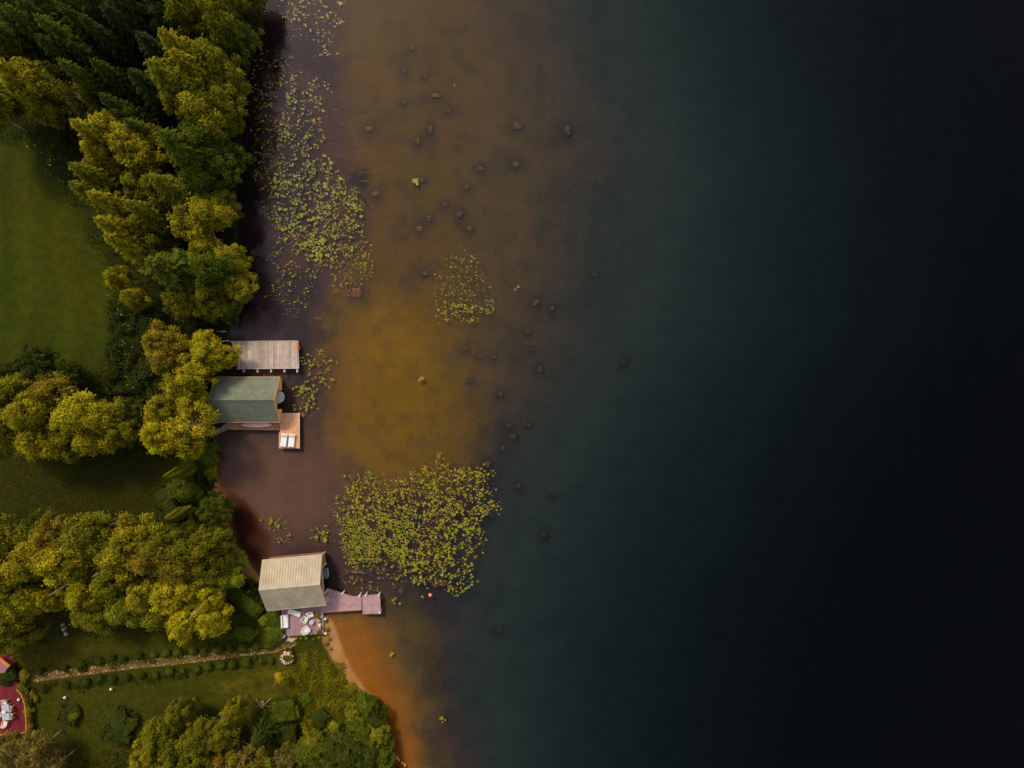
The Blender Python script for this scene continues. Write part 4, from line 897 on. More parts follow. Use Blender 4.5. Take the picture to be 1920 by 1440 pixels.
tag(mb.build('sunken_log', LOGM), 'dark sunken log lying in the shallows right of the lily field', 'log')
x, y, z = G(377, 846); mb = MB()
mb.lathe((0, 0, 0), [(.45, -.2), (.5, .25), (.4, .6), (.15, .8)], 9, .8, 1.6); o = mb.build('boulder', PALES, smooth=True); o.location = (x, y, z); o.rotation_euler = (0, 0, -.4); tag(o, 'pale pinkish boulder on the bank above the upper columnar thuja', 'boulder')
for i, (x, y) in enumerate(((119, 1170), (122, 1178), (125, 1187))):
    mb = MB(); r = (.28, .42, .33)[i]; mb.lathe((0, 0, 0), [(r * .8, -.1), (r, .15), (r * .8, .4), (.1, .55)], 8, 1, .8); o = mb.build('garden_stone', PALES, smooth=True); o.location = G(x, y); o.rotation_euler = (0, 0, i)
    tag(o, ('smallest and topmost', 'largest and middle', 'lowest')[i] + ' of three white stones in the shade above the lawn', 'stone', 'three white stones')
for i, (x, y, l) in enumerate(((125.5, 1305, 'small white globe lamp on the lower lawn nearer the red deck'), (211.6, 1289.5, 'small white globe lamp on the lower lawn below the ball bushes'))):
    o = thing('garden_lamp', G(x, y), 0, l, 'lamp', 'white lamps on the lower lawn'); mb = MB(); mb.tube([(0, 0, -.1), (0, 0, .35)], [.05, .05], 8); mb.build('post', GREYB, o)
    mb = MB(); mb.lathe((0, 0, .3), [(.05, 0), (.17, .08), (.2, .2), (.15, .32), (.04, .38)], 12); mb.build('globe', WHITE, o, smooth=True)
for i, (x, y) in enumerate(((737, 1382), (741, 1387), (746, 1391), (750, 1395), (756, 1400), (761, 1404))):
    mb = MB(); r = .2 + .05 * (i % 3); mb.lathe((0, 0, 0), [(r, -.25), (r, .05), (r * .5, .16)], 7, 1, .8); o = mb.build('shore_stone', mat('orange_stone', (.6, .22, .06)) if i == 0 else MATS['orange_stone'], smooth=True)
    p = W(x - 2, y + 30, 0); o.location = (p[0], p[1], .05); o.rotation_euler = (0, 0, i); tag(o, 'orange stone breaking the surface in a short line near the bottom edge', 'stone', 'orange stones at the bottom waterline')

# ------------------------------------------------------------------ lily pads
pads = []   # px, py, r(m), tint
def padzone(poly, n, rmin, rmax, thr, sc_=9., seed=0, tint='y', dens=None, clump=0, holes=()):
    xs = [p[0] for p in poly]; ys = [p[1] for p in poly]; got = 0; tries = 0
    while got < n and tries < 60:
        tries += 1; m = n * 2
        qx = rng.uniform(min(xs), max(xs), m); qy = rng.uniform(min(ys), max(ys), m); wq = np.stack([fbm(qx / 26., qy / 26., 301, 3), fbm(qx / 26., qy / 26., 402, 3)]) - .5
        ok = inpoly(qx + wq[0] * 38 + rng.normal(size=m) * 5, qy + wq[1] * 38 + rng.normal(size=m) * 5, poly)
        nn = fbm(qx / sc_, qy / sc_, seed, 3); ok &= nn > thr + rng.uniform(-.06, .06, m)
        if dens is not None: ok &= rng.uniform(size=m) < dens(qx, qy)
        for (hx, hy, hr) in holes: ok &= (qx - hx) ** 2 + (qy - hy) ** 2 > hr * hr * rng.uniform(.5, 1.3, m)
        for x, y, v in zip(qx[ok], qy[ok], nn[ok]):
            if got >= n: break
            r = .82 * (rmin + (rmax - rmin) * rng.uniform() ** 2.4)
            pads.append((x, y, r, tint)); got += 1
            for _ in range(rng.integers(0, clump + 1) if clump else 0):
                pads.append((x + rng.normal() * 2.5, y + rng.normal() * 2.5, rng.uniform(.7, 1.1) * r, tint)); got += 1
BIGP = [(612, 940), (642, 920), (660, 895), (682, 888), (710, 898), (745, 907), (775, 892), (800, 870), (806, 850), (822, 846), (827, 872), (855, 873), (877, 885), (922, 885), (917, 915), (940, 932), (935, 967), (905, 970), (895, 980), (917, 1005), (895, 1030), (884, 1060),
        (897, 1082), (892, 1102), (876, 1092), (867, 1117), (847, 1117), (842, 1092), (805, 1090), (745, 1087), (740, 1062), (720, 1057), (645, 1055), (632, 1020), (636, 995), (612, 960)]
HOLES = [(700, 983, 7), (730, 1000, 9), (790, 955, 8), (880, 948, 8), (720, 1042, 9), (785, 935, 6), (860, 972, 9), (830, 1003, 12), (865, 1000, 11), (860, 1040, 10), (750, 940, 6), (770, 1022, 8)]
def dB(x, y):
    d = np.clip(.55 + .45 * np.sin(0) * x, 0, 1)
    return np.clip(1.0 - .55 * ((x > 740) & (y > 1060)) - .45 * ((x > 850) & (y > 985)) - .5 * np.exp(-((x - 625) ** 2) / 500.), .2, 1)
padzone(BIGP, 4300, .08, .215, .375, 8, 1, 'y', dB, 0, HOLES)
padzone([(640, 970), (760, 965), (790, 1000), (740, 1055), (645, 1052)], 1300, .07, .16, .32, 7, 2, 'g', None, 0, HOLES)
padzone([(745, 1040), (895, 1030), (897, 1100), (850, 1118), (840, 1090), (750, 1085)], 190, .14, .27, .42, 8, 3, 'g', None, 2)
padzone([(822, 990), (900, 965), (915, 1010), (885, 1040), (820, 1030)], 120, .14, .26, .42, 8, 4, 'g', None, 2)
padzone([(630, 1055), (745, 1062), (750, 1090), (700, 1115), (632, 1100)], 110, .10, .22, .42, 9, 5, 'd')
LONGP = [(478, 110), (520, 90), (575, 150), (628, 160), (600, 200), (605, 270), (640, 335), (685, 390), (683, 430), (650, 470), (622, 500), (600, 500), (585, 540), (590, 590), (575, 608), (545, 600), (510, 560), (505, 490), (525, 440), (490, 380), (470, 300), (475, 200)]
def dA(x, y): return np.clip(.55 + .45 * np.exp(-((y - 380) / 110.) ** 2) - .25 * (y > 500), .1, 1)
padzone(LONGP, 2400, .085, .21, .42, 11, 6, 'l', dA)
padzone([(540, 300), (640, 330), (690, 400), (650, 470), (540, 450), (490, 360)], 330, .13, .27, .46, 10, 7, 'g', None, 2)
padzone([(560, 440), (625, 450), (622, 490), (590, 495), (560, 470)], 90, .16, .32, .42, 10, 8, 'g', None, 2)
padzone([(520, 0), (650, -10), (645, 50), (625, 110), (530, 60)], 170, .10, .24, .43, 10, 9, 'l')
padzone([(620, 480), (650, 450), (690, 445), (700, 500), (690, 530), (650, 555), (620, 550)], 300, .08, .17, .40, 8, 10, 'y')
padzone([(820, 490), (850, 480), (890, 460), (900, 500), (925, 540), (940, 555), (930, 590), (880, 590), (845, 610), (820, 600), (812, 540)], 260, .08, .17, .42, 8, 11, 'y')
padzone([(820, 570), (925, 560), (925, 590), (850, 605)], 130, .10, .21, .40, 8, 12, 'y', None, 1)
padzone([(565, 665), (610, 655), (632, 680), (620, 730), (590, 770), (560, 720)], 110, .12, .25, .42, 8, 13, 'l')
padzone([(545, 722), (575, 725), (592, 755), (570, 780), (545, 760)], 90, .14, .26, .38, 8, 14, 'g', None, 2)
padzone([(488, 978), (520, 972), (545, 995), (530, 1018), (500, 1015)], 60, .12, .26, .38, 8, 15, 'g', None, 2)
padzone([(575, 985), (610, 985), (615, 1025), (580, 1022)], 45, .13, .30, .38, 8, 16, 'g', None, 1)
for (x, y, n, sp_) in ((779, 342, 9, 7), (790, 709, 4, 5), (829, 1348, 8, 4), (735, 1225, 3, 3), (852, 160, 1, 1), (545, 180, 4, 8), (795, 1113, 2, 9), (967, 540, 2, 6), (615, 300, 8, 14), (775, 1080, 5, 12), (740, 1130, 4, 10), (662, 400, 10, 18)):
    for k in range(n): pads.append((x + rng.normal() * sp_ * .6, y + rng.normal() * sp_ * .6, rng.uniform(.12, .27), 'g'))
PC = {'y': (0.235, 0.20, 0.005), 'g': (0.185, 0.20, 0.006), 'l': (0.19, 0.185, 0.006), 'd': (0.17, 0.15, 0.02)}
def lilymat():
    m, n, l, b = nt('lily_leaf'); b.inputs['Roughness'].default_value = .4; b.inputs['Specular IOR Level'].default_value = .25
    at = n.new('ShaderNodeAttribute'); at.attribute_name = 'Col'; oi = n.new('ShaderNodeObjectInfo')
    mx = n.new('ShaderNodeVectorMath'); mx.operation = 'MULTIPLY'; l.new(at.outputs['Color'], mx.inputs[0]); l.new(oi.outputs['Color'], mx.inputs[1]); l.new(mx.outputs[0], b.inputs['Base Color'])
    return m
LILY = lilymat()
pads.sort(key=lambda p: -p[2])
pads = [p for p in pads if float(shore_s(np.array(p[0]), np.array(p[1]))) > 4 and not inpoly(p[0], p[1], [(428, 632), (562, 632), (562, 700), (540, 706), (540, 772), (565, 772), (565, 845), (420, 845)])
        and not inpoly(p[0], p[1], [(500, 1036), (616, 1026), (626, 1100), (720, 1110), (720, 1160), (500, 1160)])]
notch = [(0, 0)] + [(math.cos(a), math.sin(a)) for a in np.linspace(.22, 2 * math.pi - .22, 11)]
def padmesh(name, seed):
    rnn = random.Random(seed); vs = [(x * (1 + rnn.uniform(-.08, .08)), y * (.9 + rnn.uniform(-.08, .08)), 0.012 * (i % 2)) for i, (x, y) in enumerate(notch)]
    me = bpy.data.meshes.new(name); me.from_pydata(vs, [], [(0, i, i + 1) for i in range(1, len(vs) - 1)]); me.materials.append(LILY)
    a = me.attributes.new('Col', 'FLOAT_COLOR', 'POINT'); a.data.foreach_set('color', [1.0] * 4 * len(vs)); me.update(); return me
PM4 = [padmesh('lily_pad', i) for i in range(4)]
def patch_name(x, y):
    if x > 780 and y < 640: return 'in the small patch out in the middle of the lake'
    if y > 830 and x > 605 and y < 1300: return 'in the big lily patch beside the beige-roofed boathouse'
    if y > 960 and x < 605: return 'in the small tuft above the beige-roofed boathouse'
    if y > 1200: return 'in the lone tuft in dark water near the bottom'
    if y > 640: return 'between the grey jetty and the orange platform'
    return 'in the long lily field along the upper shore'
NB = min(298, len(pads))
for i, (x, y, r, t) in enumerate(pads[:NB]):
    o = bpy.data.objects.new('lily_pad', PM4[i % 4]); C.objects.link(o); p = W(x, y, 0); o.location = (p[0], p[1], .012 + .0001 * i); o.rotation_euler = (0, 0, rng.uniform(0, 6.28)); o.scale = (r, r, 1)
    c = PC[t]; f = rng.uniform(.75, 1.25); g = rng.uniform(.9, 1.12); o.color = (c[0] * f * g, c[1] * f, c[2], 1); nm = patch_name(x, y); tag(o, 'large yellow-green lily pad floating ' + nm, 'lily pad', 'large lily pads ' + nm)
Vp, Fp, Cp = [], [], []; o_ = 0
for i, (x, y, r, t) in enumerate(pads[NB:]):
    a0 = rng.uniform(0, 6.28); p = W(x, y, 0); c = np.array(PC[t]) * rng.uniform(.55, 1.3) * np.array([rng.uniform(.85, 1.2), 1, 1]); k = 8
    if rng.uniform() < .06: c = np.array([.35, .16, .02])
    ang = a0 + np.linspace(0, 2 * np.pi, k, endpoint=False); ex = rng.uniform(.6, 1.0)
    vs = np.stack([p[0] + r * np.cos(ang), p[1] + r * ex * np.sin(ang), np.full(k, .004 + .00001 * (i % 700))], 1)
    Vp.append(vs); Fp.append([(o_, o_ + 1, o_ + 2, o_ + 3), (o_, o_ + 3, o_ + 4, o_ + 7), (o_ + 4, o_ + 5, o_ + 6, o_ + 7)]); o_ += k; Cp.append(np.tile(np.append(c, 1), (k, 1)))
me = npmesh('lily_pads', np.concatenate(Vp), np.concatenate(Fp), LILY, {'Col': ('FLOAT_COLOR', 'POINT', np.concatenate(Cp))})
o = bpy.data.objects.new('lily_pads', me); C.objects.link(o); o.color = (1, 1, 1, 1); tag(o, 'countless small yellow-green lily pads floating in patches', kind='stuff')
# floating reed blades near the upper shore
mb = MB()
for k in range(46):
    x = rng.uniform(612, 700); y = rng.uniform(120, 400); p = W(x, y, 0); Lr = rng.uniform(.3, 1.1); a = rng.uniform(-.25, .25)
    mb.box((p[0], p[1], .015), (Lr, .05, .01), a)
o = mb.build('floating_reeds', mat('reed', (.16, .10, .03))); tag(o, 'thin reed blades lying on the water at the outer side of the lily field', kind='stuff')
# buoy
o = thing('buoy', W(806.7, 1115.5, 0), 0, 'small round orange-pink buoy floating below the big lily patch', 'buoy'); mb = MB(); mb.lathe((0, 0, -.2), [(.05, 0), (.22, .08), (.28, .25), (.22, .42), (.06, .5)], 14); mb.build('float', BUOY, o, smooth=True)
mb = MB(); mb.lathe((0, 0, .29), [(.05, 0), (.06, .06), (.02, .1)], 8); mb.build('ring', WHITE, o)

# ------------------------------------------------------------------ jetties, decks
def loc2(px, py, z, org):
    x, y, _ = W(px, py, z); return (x - org[0], y - org[1])
# grey jetty
org = W(500, 665, 0); j = thing('grey_jetty', org, 0, 'weathered grey plank jetty reaching out above the green-roofed boathouse', 'jetty')
zt = .75
mb = MB(); mb.prism([loc2(p[0], p[1], zt, org) for p in ((434, 641), (556, 639.5), (558.5, 690), (446, 691.5))], zt - .06, zt); mb.build('deck', GREYW, j)
for a, b in (((432, 640.3), (556.5, 639)), ((443, 691.8), (558.8, 690.6))):
    A = loc2(*a, zt + .03, org); B = loc2(*b, zt + .03, org); mb = MB(); mb.box(((A[0] + B[0]) / 2, (A[1] + B[1]) / 2, zt - .03), (math.dist(A, B), .09, .18), math.atan2(B[1] - A[1], B[0] - A[0])); mb.build('edge_board', GREYB, j)
A = loc2(557, 639, zt + .03, org); B = loc2(559.3, 691, zt + .03, org); mb = MB(); mb.box(((A[0] + B[0]) / 2 + .06, (A[1] + B[1]) / 2, zt - .06), (math.dist(A, B), .1, .2), math.atan2(B[1] - A[1], B[0] - A[0])); mb.build('end_board', GREYB, j)
for px in (456, 482, 507.5, 532.5, 556.5):
    A = loc2(px, 692.5, zt, org); mb = MB(); mb.box((A[0], A[1] - .1, zt - .2), (.2, .7, .2)); mb.build('cross_beam', GREYB, j)
    mb = MB(); mb.tube([(A[0], A[1] - .22, zt - .12), (A[0] + .02, A[1] - .22, -1.4)], [.1, .1], 8); mb.build('pile', GREYB, j)
    B = loc2(px, 642, zt, org); mb = MB(); mb.tube([(B[0], B[1] + .05, zt - .12), (B[0], B[1] + .05, -1.4)], [.1, .1], 8); mb.build('pile', GREYB, j)
A = loc2(468, 665, zt, org); mb = MB(); mb.box((A[0], A[1], zt + .012), (.42, 1.2, .02)); mb.build('pale_board', mat('new_board', (.62, .50, .42)), j)
A = loc2(558, 651, zt, org); mb = MB(); mb.box((A[0] - .02, A[1], zt + .05), (.3, .8, .06)); mb.box((A[0] + .12, A[1] - .3, zt - .5), (.05, .05, 1.1)); mb.box((A[0] + .12, A[1] + .3, zt - .5), (.05, .05, 1.1))
for k in range(3): mb.box((A[0] + .12, A[1], zt - .3 - .3 * k), (.06, .55, .05))
mb.build('ladder', ORRAIL, j)
for i, (px, py, l_) in enumerate(((418, 622, 'pale driftwood plank standing at the shore above the grey jetty'), (424, 640, 'short pale plank lying at the landward end of the grey jetty'))):
    mb = MB(); x, y, z = G(px, py); mb.box((0, 0, .55), (1.3, .16, .08), (0.0, .1)[i]); mb.box((-.3, 0, .28), (.1, .1, .6)); mb.box((.3, 0, .28), (.1, .1, .6)); o = mb.build('plank_bench', PALES); o.location = (x, y, z); tag(o, l_, 'plank')
x, y, z = W(401, 452, 3.5); zz = Gz(x, y); mb = MB(); mb.tube([(0, 0, -.2), (-.3, .8, 2.2), (-.2, 1.6, 3.6)], [.09, .08, .05], 6); mb.box((0, 1.7, 3.6), (.5, .12, .1), .3); o = mb.build('bare_post', PALES); o.location = (x, y, max(zz, -.3)); tag(o, 'thin bare pale post leaning at the shore above the yellow-rimmed tree', 'post')

# boathouse 1 (green roof)
def pitched_house(name, org, rz, Lr, Wr, ze, zr, zb, ovl, ovw, label, roofm, wallE, wallS, door_y0, door_y1, door_z, ribs=False, trim=None, side_door=None):
    h = thing(name, org, rz, label, 'boathouse'); th = .12; hl = Lr / 2; hw = Wr / 2
    wl = hl - ovl; ww = hw - ovw; pitch = (zr - ze) / hw
    def zw(y): return zr - .16 - pitch * abs(y)
    rf = MB()
    rf.prism_yz([(-hw, ze), (0, zr), (0, zr - th), (-hw, ze - th)], -hl, hl); rf.prism_yz([(0.002, zr), (hw, ze), (hw, ze - th), (0.002, zr - th)], -hl, hl)
    r = rf.build('roof', roofm, h)
    cap = MB(); cap.prism_yz([(-.22, zr - .22 * pitch + .03), (0, zr + .05), (.22, zr - .22 * pitch + .03), (0, zr + .01)], -hl - .01, hl + .01); cap.build('ridge_cap', roofm, r)
    if ribs:
        m = MB(); n = 22
        for k in range(n + 1):
            x = -hl + .04 + (Lr - .08) * k / n
            for sgn in (-1, 1):
                m.prism_yz([(sgn * hw, ze), (sgn * .24, zr - .24 * pitch), (sgn * .24, zr + .07 - .24 * pitch), (sgn * hw, ze + .07)][::sgn], x - .03, x + .03)
        m.build('standing_seams', roofm, r)
    fasc = MB()
    for x in (-hl - .02, hl + .02):
        for sgn in (-1, 1): fasc.prism_yz([(sgn * hw, ze + .03), (0, zr + .03), (0, zr - .2), (sgn * hw, ze - .2)][::-sgn], x - .02, x + .02)
    fasc.build('barge_board', trim or wallE, r)
    fg = MB()
    for sgn in (-1, 1): fg.box((0, sgn * (hw + .03), ze - .07), (Lr, .05, .14))
    fg.build('gutter', trim or wallE, r)
    # east gable with opening
    t = .1; e = MB()
    e.prism_yz([(-ww, zb), (door_y0, zb), (door_y0, zw(door_y0)), (-ww, zw(-ww))], wl - t, wl)
    e.prism_yz([(door_y1, zb), (ww, zb), (ww, zw(ww)), (door_y1, zw(door_y1))], wl - t, wl)
    pts = [(door_y0, door_z), (door_y1, door_z), (door_y1, zw(door_y1)), (0, zw(0)), (door_y0, zw(door_y0))]
    e.prism_yz(pts, wl - t, wl); e.build('front_wall', wallE, h)
    w_ = MB(); w_.prism_yz([(-ww, zb), (ww, zb), (ww, zw(ww)), (0, zw(0)), (-ww, zw(-ww))], -wl, -wl + t); w_.build('back_wall', wallE, h)
    for sgn in (-1, 1):
        m = MB(); m.box((0, sgn * (ww - t / 2), (zb + zw(ww)) / 2), (2 * wl - 2 * t - .004, t, zw(ww) - zb)); m.build('side_wall', wallS, h)
    if trim:
        for (yy, top) in ((-ww, zw(ww)), (ww, zw(ww)), (door_y0, door_z), (door_y1, door_z)) + (((side_door), zw(side_door)),) * (side_door is not None):
            m = MB(); m.box((wl + .05, yy, (zb + top) / 2), (.14, .14, top - zb)); m.build('corner_post', trim, h)
        m = MB(); m.box((wl + .04, (door_y0 + door_y1) / 2, door_z + .06), (.08, door_y1 - door_y0 - .16, .12)); m.build('lintel', trim, h)
    for x in (-wl + .3, 0, wl - .3):
        for y in (-ww + .15, ww - .15):
            m = MB(); m.tube([(x, y, zb), (x, y, -2)], [.13, .13], 8); m.build('pile', BARK_D, h)
    return h
ox, oy, _ = W(476.3, 748.5, 0)
pitched_house('green_boathouse', (ox, oy, 0), 0.0, 9.15, 6.45, 2.3, 5.0, .3, .38, .22, 'orange timber boathouse with a dark green felt roof beside the grey jetty', FELT, ORWALL, ORWALLX, -1.42, 1.35, 2.35)
ox2, oy2, _ = W(563, 1076.8, 0); ox2, oy2 = W(564, 1081.5, 0)[:2]
pitched_house('beige_boathouse', (ox2, oy2, 0), R_(5.2), 8.45, 7.2, 3.0, 5.2, .33, .28, .2, 'boathouse with a beige ribbed metal roof and russet walls beside the mauve terrace', TINM, REDWALL, REDWALLX, -2.0, 1.7, 2.6, True, CREAM, -3.0)

def boat(name, loc, rz, L, B, label, hullm, deckm, glass=True, cat='motorboat', blunt=False):
    """bow to +x"""
    o = thing(name, loc, rz, label, cat); st = [(-.5, .84, .62), (-.35, .95, .62), (0, 1., .66), (.25, .82, .72), (.4, .52, .78), (.48, .2, .82), (.5, .03, .84)]
    if blunt: st = st[:3] + [(.30, .97, .72), (.42, .85, .76), (.48, .62, .79), (.5, .34, .80)]
    m = MB(); vs = []
    for (t, w, h) in st:
        x = t * L; hb = w * B / 2; vs += [(x, hb, h), (x, hb * .9, .2), (x, 0, -.1 + .25 * max(0, t)), (x, -hb * .9, .2), (x, -hb, h)]
    n = len(st); fs_ = [(i * 5 + k, i * 5 + k + 1, (i + 1) * 5 + k + 1, (i + 1) * 5 + k) for i in range(n - 1) for k in range(4)] + [(0, 1, 2, 3, 4), tuple(5 * (n - 1) + k for k in (4, 3, 2, 1, 0))]
    m.add(vs, fs_); m.build('hull', hullm, o, smooth=False)
    m = MB(); pts = [(t * L, w * B / 2 * .98) for t, w, h in st if t >= -.02] ; pts = pts + [(x, -y) for x, y in pts[::-1]]; m.prism(pts, .62, .80); m.build('foredeck', deckm, o)
    m = MB(); m.box((-.25 * L, 0, .25), (.45 * L, B * .7, .06)); m.build('floor', deckm, o)
    for k, xx in enumerate((-.38, -.12)): m = MB(); m.box((xx * L, 0, .48), (.45, B * .8, .12)); m.build('seat', deckm, o)
    if glass: m = MB(); m.box((.02 * L, 0, .98), (.05, B * .75, .38)); m.box((-.04 * L, B * .38, .95), (.6, .04, .3)); m.box((-.04 * L, -B * .38, .95), (.6, .04, .3)); m.build('windshield', GLASS, o)
    return o
xb, yb, _ = W(529, 744.5, .8); boat('moored_boat', (xb - 2.62, yb, 0), 0, 5.4, 2.1, 'white boat with its rounded end showing in the green-roofed boathouse', WHITE, WHITE, blunt=True)
e = Vector((math.cos(R_(5.2)), math.sin(R_(5.2)), 0)); c0 = Vector((ox2, oy2, 0)) + e * (4.35 - .33 + .1 - 2.2) + Vector((-e.y, e.x, 0)) * (.35)
boat('moored_boat', tuple(c0), R_(185.2), 4.4, 1.7, 'grey and white boat end showing in the opening of the beige-roofed boathouse', mat('grey_hull', (.45, .5, .58), .4), GLASS)

# orange walkway and platform of the green boathouse
org = W(490, 800, 0); d = thing('orange_deck', org, 0, 'orange-brown plank walkway and platform beside the green-roofed boathouse', 'deck'); zt = .55
mb = MB(); mb.prism([loc2(p[0], p[1], zt, org) for p in ((425, 788), (524, 786), (524, 806.5), (427, 805.5))], zt - .12, zt); mb.build('walkway', plankmat('walk_boards', (.42, .22, .12), .5, 0, .12, .08), d)
mb = MB(); mb.prism([loc2(p[0], p[1], zt, org) for p in ((526, 774.5), (560.5, 774.5), (560, 840.5), (524.5, 840.5))], zt - .10, zt + .02); mb.build('platform', ORW, d)
mb = MB(); mb.prism([loc2(p[0], p[1], zt, org) for p in ((391, 817), (425, 793), (427, 805.5), (404, 816))], zt - .15, zt - .01); mb.build('ramp', RAMPW, d)
A = loc2(560.8, 774.5, zt, org); B = loc2(560.3, 840.5, zt, org); mb = MB(); mb.box(((A[0] + B[0]) / 2 + .05, (A[1] + B[1]) / 2, zt - .08), (.08, abs(A[1] - B[1]) + .1, .2)); mb.build('edge_board', CREAM, d)
A = loc2(524.3, 810, zt, org); B = loc2(524.3, 840.5, zt, org); mb = MB(); mb.box((A[0] - .05, (A[1] + B[1]) / 2, zt - .06), (.08, abs(A[1] - B[1]), .16)); mb.build('edge_board', CREAM, d)
for px, py in ((428, 803), (455, 804), (485, 804), (515, 804), (527, 838), (558, 838), (558, 778), (545, 778), (527, 822), (558, 808)):
    A = loc2(px, py, zt, org); mb = MB(); mb.tube([(A[0], A[1], zt - .12), (A[0], A[1], -1.5)], [.1, .1], 8); mb.build('pile', BARK_D, d)

# sun loungers
def lounger(px, py, rz, z, label, L=1.95, w=.9, group='white sun loungers'):
    x, y, _ = W(px, py, z); o = thing('sun_lounger', (x, y, z), rz, label, 'sun lounger', group)
    m = MB(); m.box((0, 0, .26), (w, L * .98, .06)); m.build('frame', WHITE, o)
    for sx in (-1, 1):
        for sy in (-1, 1): m = MB(); m.box((sx * w * .42, sy * L * .4, .12), (.06, .06, .24)); m.build('leg', WHITE, o)
    m = MB(); m.box((0, -L * .16, .34), (w * .96, L * .64, .1)); m.build('mattress', WHITEC, o, bevel=.03)
    m = MB(); m.box((0, L * .32, .48), (w * .96, L * .36, .1), 0, .55); m.build('backrest', WHITEC, o, bevel=.03)
    m = MB(); m.box((0, L * .38, .60), (w * .6, .25, .1), 0, .55); m.build('pillow', WHITEC, o, bevel=.03)
    return o
lounger(533.5, 825, R_(-8), zt + .03, 'white sun lounger on the orange platform, the one nearer land')
lounger(548, 825.5, R_(-6), zt + .03, 'white sun lounger on the orange platform, the one nearer open water')
# canoe upturned on the walkway
x, y, _ = W(480, 796.2, .9); c = thing('canoe', (x, y + .0, zt), 0, 'pale pink upturned canoe with red gunwale on the walkway under the green roof', 'canoe')
Lc = 5.0; m = MB(); vs = []; st = 15
for i in range(st):
    t = -1 + 2 * i / (st - 1); hb = .44 * (1 - t * t) ** .8 + .01
    for k in range(9):
        a = math.pi * k / 8; vs.append((t * Lc / 2, math.cos(a) * hb, .12 + math.sin(a) * (.06 + .36 * (1 - abs(t) ** 3))))
m.add(vs, [(i * 9 + k, i * 9 + k + 1, (i + 1) * 9 + k + 1, (i + 1) * 9 + k) for i in range(st - 1) for k in range(8)]); m.build('hull', PINKH, c, smooth=True)
m = MB()
for sg in (-1, 1): m.tube([(-1 * Lc / 2 * 1.01 + Lc * 1.01 * i / 14, sg * (.44 * max(0, 1 - (-1 + i / 7) ** 2) ** .8 + .03), .1) for i in range(15)], [.035] * 15, 6)
for sg in (-1, 1): m.box((sg * Lc * .45, .06, .2), (.55, .22, .2))
m.build('gunwale', REDP, c)

# mauve terrace + pier of the beige boathouse
org = W(600, 1150, 0); zt2 = .62; t2 = thing('mauve_pier', org, 0, 'mauve plank terrace and pier wrapping round the beige-roofed boathouse', 'pier')
mb = MB(); mb.prism([loc2(p[0], p[1], zt2, org) for p in ((526.5, 1146), (560, 1118), (612, 1110), (603.2, 1148.3), (604.5, 1188.5), (536.5, 1193.3), (529.3, 1174))], zt2 - .14, zt2); mb.build('terrace', PINKW, t2)
mb = MB(); mb.prism([loc2(p[0], p[1], zt2, org) for p in ((612.2, 1103.5), (642, 1112.8), (662.5, 1119), (677.6, 1117.6), (678, 1143), (603.4, 1148.3))], zt2 - .12, zt2 + .006); mb.build('pier_deck', PINKY, t2)
mb = MB(); mb.prism([loc2(p[0], p[1], zt2, org) for p in ((679, 1117.3), (711.5, 1115), (713.3, 1150), (680, 1150.7))], zt2 - .16, zt2 - .02); mb.build('swim_platform', PINKY, t2)
for (a, b, m_) in (((614, 1103.8), (642, 1112.4), 1), ((642, 1112.4), (662.5, 1118.7), 1), ((662.5, 1118.7), (677.5, 1117.2), 1), ((679, 1116.9), (711.8, 1114.6), 1), ((712.2, 1114.6), (714, 1150.3), 1), ((680, 1151.2), (713.5, 1150.6), 0), ((603, 1148.9), (678, 1143.6), 0), ((605, 1149), (605.8, 1189), 2), ((595, 1150), (596.5, 1189), 2)):
    A = loc2(*a, zt2 + .02, org); B = loc2(*b, zt2 + .02, org); mb = MB(); mb.box(((A[0] + B[0]) / 2, (A[1] + B[1]) / 2, zt2 - .04), (math.dist(A, B), .07, .16), math.atan2(B[1] - A[1], B[0] - A[0])); mb.build('edge_board', CREAM if m_ == 2 else MATS['mauve_boards'], t2)
for (px, py) in ((643, 1112.6), (674.5, 1116.9), (686, 1116.0), (710.2, 1115.8), (712.6, 1148.5)):
    A = loc2(px, py, zt2, org); mb = MB(); mb.tube([(A[0], A[1] + .06, .95), (A[0], A[1] + .06, -1.6)], [.12, .12], 10); mb.build('mooring_post', WHITE, t2)
for (px, py) in ((560, 1190), (585, 1188), (603, 1165), (620, 1144), (640, 1143), (660, 1142), (675, 1128), (683, 1148), (700, 1148)):
    A = loc2(px, py, zt2, org); mb = MB(); mb.tube([(A[0], A[1], zt2 - .15), (A[0], A[1], -1.6)], [.1, .1], 8); mb.build('pile', BARK_D, t2)

lounger(553.5, 1147.5, R_(70), zt2 + .01, 'white sun lounger slanting on the mauve terrace against the beige roof', 1.9, .75, 'white terrace furniture')
def sofa(px, py, rz, z, label):
    x, y, _ = W(px, py, z); o = thing('garden_sofa', (x, y, z), rz, label, 'sofa', 'white terrace furniture')
    m = MB(); m.box((0, 0, .2), (.95, 1.85, .3)); m.build('base', WHITE, o, bevel=.03)
    m = MB(); m.box((-.38, 0, .55), (.2, 1.85, .45)); m.build('backrest', WHITEC, o, bevel=.05)
    for sy in (-1, 1): m = MB(); m.box((.1, sy * .85, .45), (.75, .14, .25)); m.build('armrest', WHITE, o, bevel=.03)
    for sy in (-1, 1): m = MB(); m.box((.1, sy * .4, .42), (.7, .76, .14)); m.build('cushion', WHITEC, o, bevel=.04)
    m = MB(); m.box((.25, .75, .56), (.3, .35, .12), .4); m.build('pillow', CREAMC, o, bevel=.04)
sofa(535.8, 1163, R_(2), zt2 + .01, 'white sofa at the landward edge of the mauve terrace')
